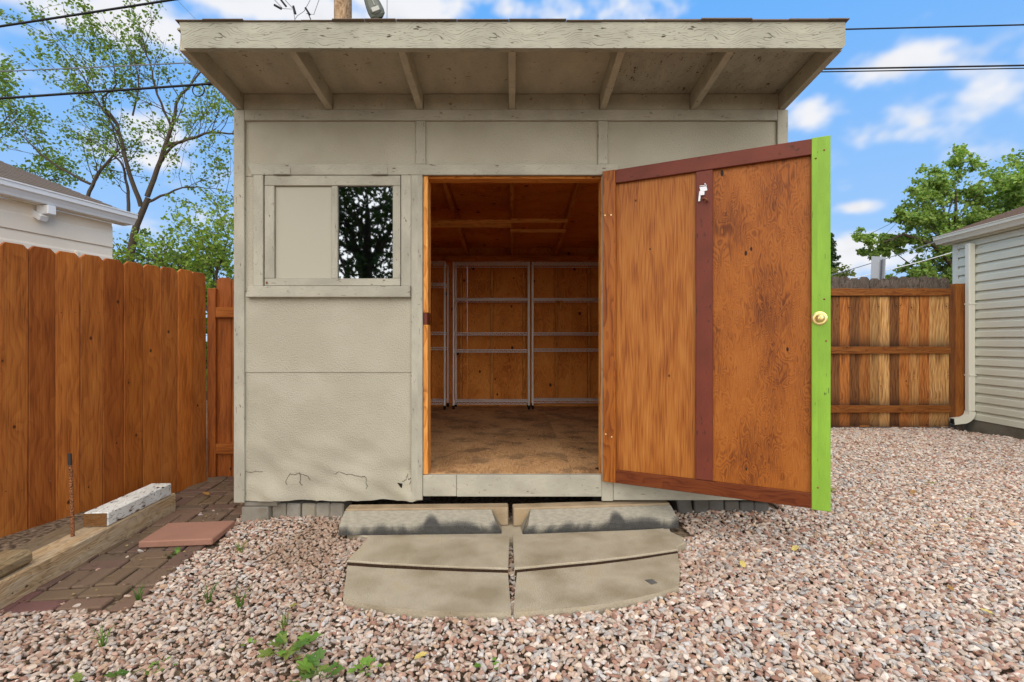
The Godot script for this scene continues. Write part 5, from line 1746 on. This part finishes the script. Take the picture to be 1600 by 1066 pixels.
func make_pole() -> void:
	var t := thing("utility_pole", "weathered wooden utility pole rising behind the shed roof", "utility pole", Vector3(-2.94, 0, -8.5))
	var st := st_new()
	tube(st, PackedVector3Array([Vector3(0, 0, 0), Vector3(0, 4, 0), Vector3(0, 9.5, 0)]), PackedFloat32Array([0.17, 0.158, 0.14]), 24)
	part("shaft", st.commit(), M.pole, t)
	lb(t, "crossarm", Vector3(0, 8.8, 0.17), Vector3(2.4, 0.12, 0.09), M.pole)
	for x in [-1.05, -0.5, 0.5, 1.05]:
		st = st_new()
		lathe(st, PackedVector2Array([Vector2(0, 0), Vector2(0.02, 0), Vector2(0.02, 0.06), Vector2(0.05, 0.07), Vector2(0.045, 0.10), Vector2(0.03, 0.12), Vector2(0.035, 0.15), Vector2(0, 0.17)]), 12)
		part("insulator", st.commit(), M.lamp, t, Vector3(x, 8.86, 0.17))
	# cobra-head lamp on its arm, tipped down; the lens side faces us
	var l := thing("street_lamp", "grey cobra head street lamp beside the utility pole", "street lamp", Vector3(-2.94, 7.3, -8.5))
	st = st_new()
	tube(st, PackedVector3Array([Vector3(0.12, 0.1, 0.03), Vector3(0.30, 0.12, 0.3), Vector3(0.50, -0.20, 0.52)]), PackedFloat32Array([0.03, 0.03, 0.028]), 8)
	part("arm", st.commit(), M.lamp, l)
	var head := part("head", lamp_head(0.70, 0.0), M.lamp, l, Vector3(0.50, -0.18, 0.51))
	head.basis = Basis.looking_at(Vector3(0.27, -0.62, -0.16).normalized(), Vector3(0, 0.25, 1))
	part("lens", lamp_head(0.48, 0.020), plain(Color(0.42, 0.43, 0.39), 0.25), head, Vector3(0, 0.018, -0.13))
	st = st_new()
	rod(st, Vector3(0.0, 0.072, -0.05), Vector3(-0.012, 0.078, -0.42), 0.007)
	part("conduit", st.commit(), M.lens, head)
	st = st_new()
	add_box(st, Vector3(0.0, 0.066, -0.47), Vector3(0.13, 0.02, 0.07), 0.006)
	part("photocell", st.commit(), M.lens, head)
	# wires
	var g := "overhead wires crossing the yard"
	wire("thick black overhead cable, topmost at the upper left corner", Vector3(-12.6, 6.55, -9), Vector3(-2.9, 8.05, -9), 0.02, 0.020, M.wire)
	wire("thin grey overhead wire above the lower left cable", Vector3(-13.5, 6.98, -10.6), Vector3(-2.94, 6.24, -8.55), 0.02, 0.011, M.wire_grey)
	wire("black overhead cable with a coil, lowest on the left of the shed", Vector3(-11.1, 4.88, -7.75), Vector3(-2.94, 5.87, -8.5), 0.01, 0.019, M.wire)
	var cs := st_new()
	var pts := PackedVector3Array(); var rad := PackedFloat32Array()
	for i in 25:
		var a := TAU * i / 24.0
		pts.append(Vector3(cos(a) * 0.10, sin(a) * 0.10 - 0.10, 0.004 * i / 24.0)); rad.append(0.010)
	tube(cs, pts, rad, 5)
	tag(part("cable_coil", cs.commit(), M.wire, self, Vector3(-5.31, 5.575, -8.28)), "small loop of black cable hanging from the lowest left cable", "cable coil")
	cs = st_new()
	rod(cs, Vector3(-0.17, -0.01, 0), Vector3(0.17, 0.01, 0), 0.035, 8)
	tag(part("splice_sleeve", cs.commit(), M.wire, self, Vector3(-5.0, 5.615, -8.31)), "thick black splice sleeve on the cable at the shed's eave", "cable splice")
	wire("upper black overhead wire to the right of the shed roof", Vector3(-2.9, 6.55, -8.6), Vector3(12.5, 7.14, -9), 0.03, 0.013, M.wire)
	wire("lower black overhead cable to the right of the shed roof", Vector3(-2.9, 5.92, -8.6), Vector3(12.5, 6.37, -9), 0.03, 0.015, M.wire)
	wire("second strand twisted under the lower right cable", Vector3(-2.9, 5.89, -8.62), Vector3(12.5, 6.33, -9.02), 0.035, 0.010, M.wire)
	wire("hair-thin wire slanting down from the top edge by the fascia's left end", Vector3(-6.55, 7.9, -9.2), Vector3(-4.6, 5.9, -8.6), 0.0, 0.004, M.wire_grey)
	wire("thin grey wire slanting to the roof right of the street lamp", Vector3(-2.55, 9.4, -10.0), Vector3(-2.15, 6.2, -8.4), 0.0, 0.006, M.wire_grey)
	wire("lower pale wire behind the right maple", Vector3(9.0, 2.85, -14.5), Vector3(24.0, 6.4, -24.0), 0.15, 0.016, plain(Color(0.80, 0.80, 0.80), 0.6))
	wire("upper grey wire behind the right maple", Vector3(9.0, 3.05, -14.5), Vector3(24.0, 7.4, -24.0), 0.15, 0.014, M.wire_grey)
	# drop wires with clamps to the left of the pole
	var dw := thing("drop_wires", "two thin drop wires with black clamps hanging left of the pole", "wires", Vector3(-4.05, 7.1, -9.0))
	st = st_new()
	for q in [[[-0.42, 0.75, 0], [-0.33, 0.42, 0], [-0.17, 0.25, 0], [0.02, 0.24, 0], [0.08, -0.1, 0], [0.16, -0.35, 0]], [[0.32, 0.75, 0], [0.33, 0.4, 0], [0.22, 0.2, 0], [0.10, 0.12, 0], [-0.02, -0.05, 0], [0.10, -0.15, 0], [0.13, -0.4, 0]], [[0.45, 0.7, 0], [0.50, 0.42, 0], [0.40, 0.14, 0], [0.26, 0.16, 0]], [[-0.28, 0.75, 0], [-0.12, 0.40, 0], [0.02, 0.25, 0]]]:
		var pp := PackedVector3Array(); var rr := PackedFloat32Array()
		for v in q:
			pp.append(Vector3(v[0], v[1], v[2])); rr.append(0.006)
		tube(st, pp, rr, 4)
	part("wires", st.commit(), M.wire_grey, dw)
	for q in [[-0.14, 0.33, 0.9], [-0.24, 0.27, 0.5], [0.05, 0.20, 1.3], [0.30, 0.18, 1.0]]:
		st = st_new()
		rod(st, Vector3(-0.05 * cos(q[2]) * 2, 0.05 * sin(q[2]) * 2, 0), Vector3(0.05 * cos(q[2]), -0.05 * sin(q[2]), 0), 0.020, 6)
		part("clamp", st.commit(), M.wire, dw, Vector3(q[0], q[1], 0))
	st = st_new()
	rod(st, Vector3(0.28, 0.2, 0), Vector3(0.55, -0.42, 0), 0.009, 5)
	part("tail", st.commit(), M.wire, dw)
	# back of a sign past the fence
	var sg := thing("alley_sign", "back of a grey metal sign on a post past the right fence", "sign", Vector3(8.20, 0, -11.0))
	var plate := lb(sg, "plate", Vector3(0.03, 2.62, 0), Vector3(0.36, 1.02, 0.006), M.sign, 0.002)
	plate.rotation = Vector3(0, 0.12, -0.05)
	var post := lb(sg, "post", Vector3(0.06, 1.52, 0.03), Vector3(0.05, 3.10, 0.035), M.wire_grey, 0.004)
	post.rotation.z = -0.05
	lb(plate, "bolt", Vector3(0.0, 0.40, 0.006), Vector3(0.02, 0.02, 0.008), M.zinc)


func lamp_head(s: float, lift: float) -> ArrayMesh:
	# outline in x along -z (0 at the arm), domed above and flat below (+y is the lens side)
	var st := st_new()
	var w := [0.05, 0.085, 0.125, 0.16, 0.185, 0.195, 0.18, 0.11, 0.0]
	var zz := [0.0, 0.10, 0.25, 0.40, 0.55, 0.68, 0.78, 0.84, 0.86]
	var seg := 14
	for i in w.size() - 1:
		for k in seg:
			var q: Array[Vector3] = []
			for c in [[i, k], [i + 1, k], [i + 1, k + 1], [i, k + 1]]:
				var a: float = TAU * c[1] / seg
				var ww: float = w[c[0]] * s
				var y := sin(a) * ww * (0.35 if sin(a) > 0 else 0.7)
				q.append(Vector3(cos(a) * ww, y + lift, -zz[c[0]] * s))
			var m := (q[0] + q[1] + q[2] + q[3]) / 4.0
			var n := (q[2] - q[0]).cross(q[1] - q[3]).normalized()
			if n.dot(m - Vector3(0, lift, m.z)) < 0.0: n = -n
			tri(st, q[0], q[1], q[2], n, Vector2.ZERO, Vector2.ZERO, Vector2.ZERO)
			if i < w.size() - 2: tri(st, q[0], q[2], q[3], n, Vector2.ZERO, Vector2.ZERO, Vector2.ZERO)
	return st.commit()


# ---------------------------------------------------------------- weeds and fallen leaves
func big_leaf(lobed: bool) -> ArrayMesh:
	var st := st_new()
	var rim := []
	var n := 22
	for i in n + 1:
		var t := float(i) / n
		var a := lerpf(-PI * 0.5, PI * 1.5, t)
		var rr := 0.5 + (0.13 * cos(5.0 * (a - PI / 2)) + 0.05 * cos(15.0 * a) if lobed else 0.05 * cos(9.0 * a))
		var p := Vector2(cos(a) * rr * (0.95 if lobed else 0.62), sin(a) * rr + 0.5)
		rim.append(Vector3(p.x, p.y, 0.16 * absf(p.x) - 0.12 * p.y * p.y + 0.02 * sin(a * 7.0)))
	var c := Vector3(0, 0.45, -0.02)
	for i in n:
		var a: Vector3 = rim[i]; var b: Vector3 = rim[i + 1]
		tri(st, c, a, b, (b - c).cross(a - c).normalized() * (1.0 if (b - c).cross(a - c).z > 0 else -1.0), Vector2.ZERO, Vector2.ZERO, Vector2.ZERO)
	return st.commit()


func make_weeds() -> void:
	var r := RandomNumberGenerator.new()
	r.seed = 606
	var greens := [leaf_one(Color(0.33, 0.48, 0.17)), leaf_one(Color(0.40, 0.55, 0.20)), leaf_one(Color(0.28, 0.42, 0.16)), leaf_one(Color(0.42, 0.49, 0.21))]
	var lobed := big_leaf(true); var oval := big_leaf(false)
	var plants := [
		[-0.88, 1.91, 0.10, 17, "largest leafy weed, bushy and lobed, left of the curved slabs in the foreground"],
		[-0.70, 1.77, 0.095, 15, "spreading lobed weed at the bottom edge, right of the largest weed"],
		[-0.545, 1.80, 0.065, 8, "small low weed nearest the curved slabs among the foreground weeds"],
		[-1.39, 1.79, 0.065, 5, "light green weed with broad leaves, left foreground gravel"],
		[-1.325, 1.83, 0.055, 5, "small broad-leaved weed touching the light green one on its right"],
		[-1.545, 1.73, 0.06, 5, "bright weed at the lower left, cut by the photo's bottom edge"],
		[-1.16, 1.93, 0.035, 3, "tiny pale seedling between the left weeds and the largest weed"],
		[-1.05, 1.955, 0.035, 3, "tiny seedling just left of the largest weed"],
		[-1.27, 1.86, 0.03, 2, "single round seedling above the broad-leaved weed"],
		[-0.08, 1.84, 0.05, 4, "small weed in the gravel below the middle of the curved slabs"],
		[-1.835, 2.98, 0.045, 5, "low weed growing at the red paver's right corner"],
		[-1.93, 2.80, 0.055, 5, "flat weed sprawling on the bricks below the red paver"]]
	for q in plants:
		var t := thing("weed", q[4], "weed", Vector3(q[0], ground_y(q[0], q[1]) + 0.012, -q[1]), r.randf() * TAU, "leafy weeds in the gravel")
		var m: Material = greens[r.randi() % 4]
		for k in q[3]:
			var o := part("leaf", lobed if r.randf() < 0.7 or q[3] > 7 else oval, m if r.randf() < 0.6 else greens[r.randi() % 4], t)
			var s: float = q[2] * r.randf_range(0.28, 0.60)
			var az: float = TAU * k / q[3] * 2.4 + r.randf()
			var lay := r.randf_range(-1.45, -0.75)
			var bs := Basis(Vector3.UP, az) * Basis(Vector3.RIGHT, lay)
			o.transform = Transform3D(bs.scaled_local(Vector3.ONE * s), Vector3(sin(az), 0, cos(az)) * -q[2] * r.randf_range(0.05, 0.75) + Vector3.UP * r.randf_range(0.005, 0.4) * q[2] * (1.0 if q[3] > 7 else 0.4))
			if k % 3 == 0 and q[3] > 4:
				var st := st_new()
				tube(st, PackedVector3Array([Vector3.ZERO, o.position * 0.6 + Vector3.UP * 0.01, o.position]), PackedFloat32Array([0.0018, 0.0014, 0.001]), 4)
				part("stalk", st.commit(), m, t)
	var tufts := [
		[-1.64, 1.96, 0.085, "grass tuft alone in the left foreground gravel"],
		[-1.41, 2.27, 0.10, "left grass tuft of the pair beyond the foreground weeds"],
		[-1.25, 2.24, 0.11, "right grass tuft of the pair, the taller one"],
		[-1.57, 2.82, 0.08, "yellowish grass tuft near the block under the shed's corner"],
		[-1.76, 2.30, 0.08, "grass tuft at the near end of the brick path"],
		[-0.97, 2.08, 0.07, "wispy dry grass tuft behind the largest weed"]]
	for q in tufts:
		var st := st_new()
		for k in 12:
			var az := r.randf() * TAU
			var l: float = q[2] * r.randf_range(0.5, 1.1)
			var out := Vector3(cos(az), 0, sin(az))
			var a := out * r.randf() * 0.012
			var b := a + out * l * 0.15 + Vector3.UP * l * 0.6
			var c := a + out * l * r.randf_range(0.3, 0.6) + Vector3.UP * l * 0.95
			tube(st, PackedVector3Array([a, b, c]), PackedFloat32Array([0.0022, 0.0018, 0.0004]), 4)
		var o := part("grass_tuft", st.commit(), greens[3] if q[3].begins_with("yellow") or q[3].begins_with("wispy") else greens[r.randi() % 3], self, Vector3(q[0], ground_y(q[0], q[1]) + 0.005, -q[1]))
		tag(o, q[3], "grass", "grass tufts in the gravel")
	var yellow := [leaf_one(Color(0.80, 0.72, 0.42)), leaf_one(Color(0.62, 0.46, 0.24)), leaf_one(Color(0.50, 0.49, 0.24))]
	var falls := [
		[1.61, 2.80, 0.055, 0, "large pale yellow leaf on the gravel in front of the door's middle"],
		[2.13, 2.16, 0.045, 0, "yellow leaf at the lower right, nearest the viewer"],
		[3.49, 4.13, 0.07, 2, "olive leaf farthest up the gravel towards the right fence"],
		[2.59, 3.92, 0.075, 2, "green-yellow leaf beside the foot of the green door edge"],
		[3.14, 3.84, 0.06, 1, "tan leaf in the gravel a step right of the green door edge"],
		[2.13, 2.36, 0.04, 1, "rusty leaf just beyond the lower right yellow leaf"],
		[1.23, 2.59, 0.05, 0, "yellow leaf near the right curved slabs"],
		[2.15, 2.92, 0.05, 1, "tan leaf in the middle of the right gravel"],
		[3.04, 3.29, 0.05, 0, "small yellow leaf at the right edge of the gravel"],
		[-0.37, 1.85, 0.05, 0, "yellow leaf in the foreground below the left curved slab"],
		[-2.36, 3.80, 0.06, 1, "fallen yellow leaf on the ground between fence and shed corner"],
		[-1.0, 2.2, 0.03, 2, "tiny yellow-green leaf left of the curved slabs"]]
	for q in falls:
		var o := part("fallen_leaf", oval if q[3] != 2 else lobed, yellow[q[3]], self, Vector3(q[0], ground_y(q[0], q[1]) + 0.030, -q[1]))
		o.basis = (Basis(Vector3.UP, r.randf() * TAU) * Basis(Vector3.RIGHT, -1.35 + r.randf() * 0.25)).scaled_local(Vector3.ONE * q[2])
		tag(o, q[4], "leaf", "fallen leaves on the gravel")


# crumbs of dry leaf, bark and twig lying about
func make_litter() -> void:
	var r := RandomNumberGenerator.new()
	r.seed = 808
	var xs := []; var cs := []
	for i in 900:
		var x := 0.0; var d := 0.0
		if i < 330:      # along the bricks, the fence's foot and the shed's corner
			d = r.randf_range(2.25, 4.3); x = r.randf_range(timber_edge(d), path_edge(d) + 0.06)
		elif i < 480:    # before the house and the right fence
			d = r.randf_range(5.9, 6.9); x = r.randf_range(4.6, 6.35)
		else:
			d = r.randf_range(1.4, 6.0); x = r.randf_range(-d, d * 1.1)
			if d > 2.5 and absf(x) < 1.95 and d > 2.9: continue
			if x < path_edge(d) and d > 2.2: continue
			if x < timber_edge(d): continue
		var s := r.randf_range(0.006, 0.02)
		var thin := 1.0 if r.randf() < 0.6 else 0.25
		var b := Basis(Vector3.UP, r.randf() * TAU) * Basis(Vector3.RIGHT, -PI / 2 + r.randfn() * 0.2)
		var y := ground_y(x, d) + (0.030 if x > path_edge(d) else 0.022)
		xs.append(Transform3D(b.scaled_local(Vector3(s * thin, s * (1.0 if thin > 0.5 else 2.4), s)), Vector3(x, y, -d)))
		var t: Vector3 = [Vector3(0.16, 0.10, 0.06), Vector3(0.26, 0.17, 0.09), Vector3(0.10, 0.07, 0.05), Vector3(0.34, 0.25, 0.10)][r.randi() % 4]
		cs.append(Color(t.x, t.y, t.z) * r.randf_range(0.7, 1.2))
	var m := plain(Color(1, 1, 1), 0.9)
	m.vertex_color_use_as_albedo = true
	var o := multi("leaf_litter", leaf_mesh(0.5), m, xs, cs, self)
	tag(o, "crumbs of dry leaf and twig scattered on bricks and gravel", "litter", "", "stuff")


func leaf_one(c: Color) -> StandardMaterial3D:
	var m := plain(c, 0.5)
	m.backlight_enabled = true
	m.backlight = Color(0.5, 0.5, 0.3)
	return m


func _ready() -> void:
	# camera: level, at 1.23 m, straight at the shed
	var cam := Camera3D.new()
	cam.name = "camera"
	cam.position = Vector3(0, 1.23, 0)
	cam.fov = 69.8
	cam.near = 0.05
	cam.far = 900.0
	cam.current = true
	add_child(cam)
	# sky, exposure
	var we := WorldEnvironment.new()
	we.name = "world_environment"
	var e := Environment.new()
	e.background_mode = Environment.BG_SKY
	e.sky = Sky.new()
	e.sky.sky_material = make_sky()
	e.background_energy_multiplier = 0.41
	e.tonemap_mode = Environment.TONE_MAPPER_LINEAR
	e.tonemap_exposure = 3.5
	e.sdfgi_enabled = true
	e.ssao_enabled = true
	e.ssil_enabled = true
	we.environment = e
	add_child(we)
	# sun behind thin cloud, high in front of the shed
	var sun := DirectionalLight3D.new()
	sun.name = "sun"
	sun.light_energy = 0.5
	sun.light_color = Color(1.0, 0.945, 0.86)
	sun.light_angular_distance = 104.0
	sun.shadow_enabled = true
	sun.rotation_degrees = Vector3(-23, -6, 0)
	add_child(sun)
	rng.seed = 1234
	make_materials()
	make_steps()
	make_left_things()
	make_ground()
	make_shed()
	make_fences()
	make_neighbours()
	make_pole()
	make_trees()
	shelving("chrome wire shelving unit in the middle of the shed's back wall", -0.765, 0.222, 6.395, 6.66, [2.262, 1.79, 1.339, 1.113, 0.435])
	shelving("chrome wire shelving unit at the back left, mostly hidden by the window wall", -1.80, -0.875, 6.36, 6.66, [2.262, 1.985, 1.345, 1.145, 0.44])
	shelving("chrome wire shelving unit at the back right, partly hidden by the door", 0.272, 1.20, 6.40, 6.66, [2.262, 1.79, 1.339, 1.125, 0.45])
	make_weeds()
	make_litter()
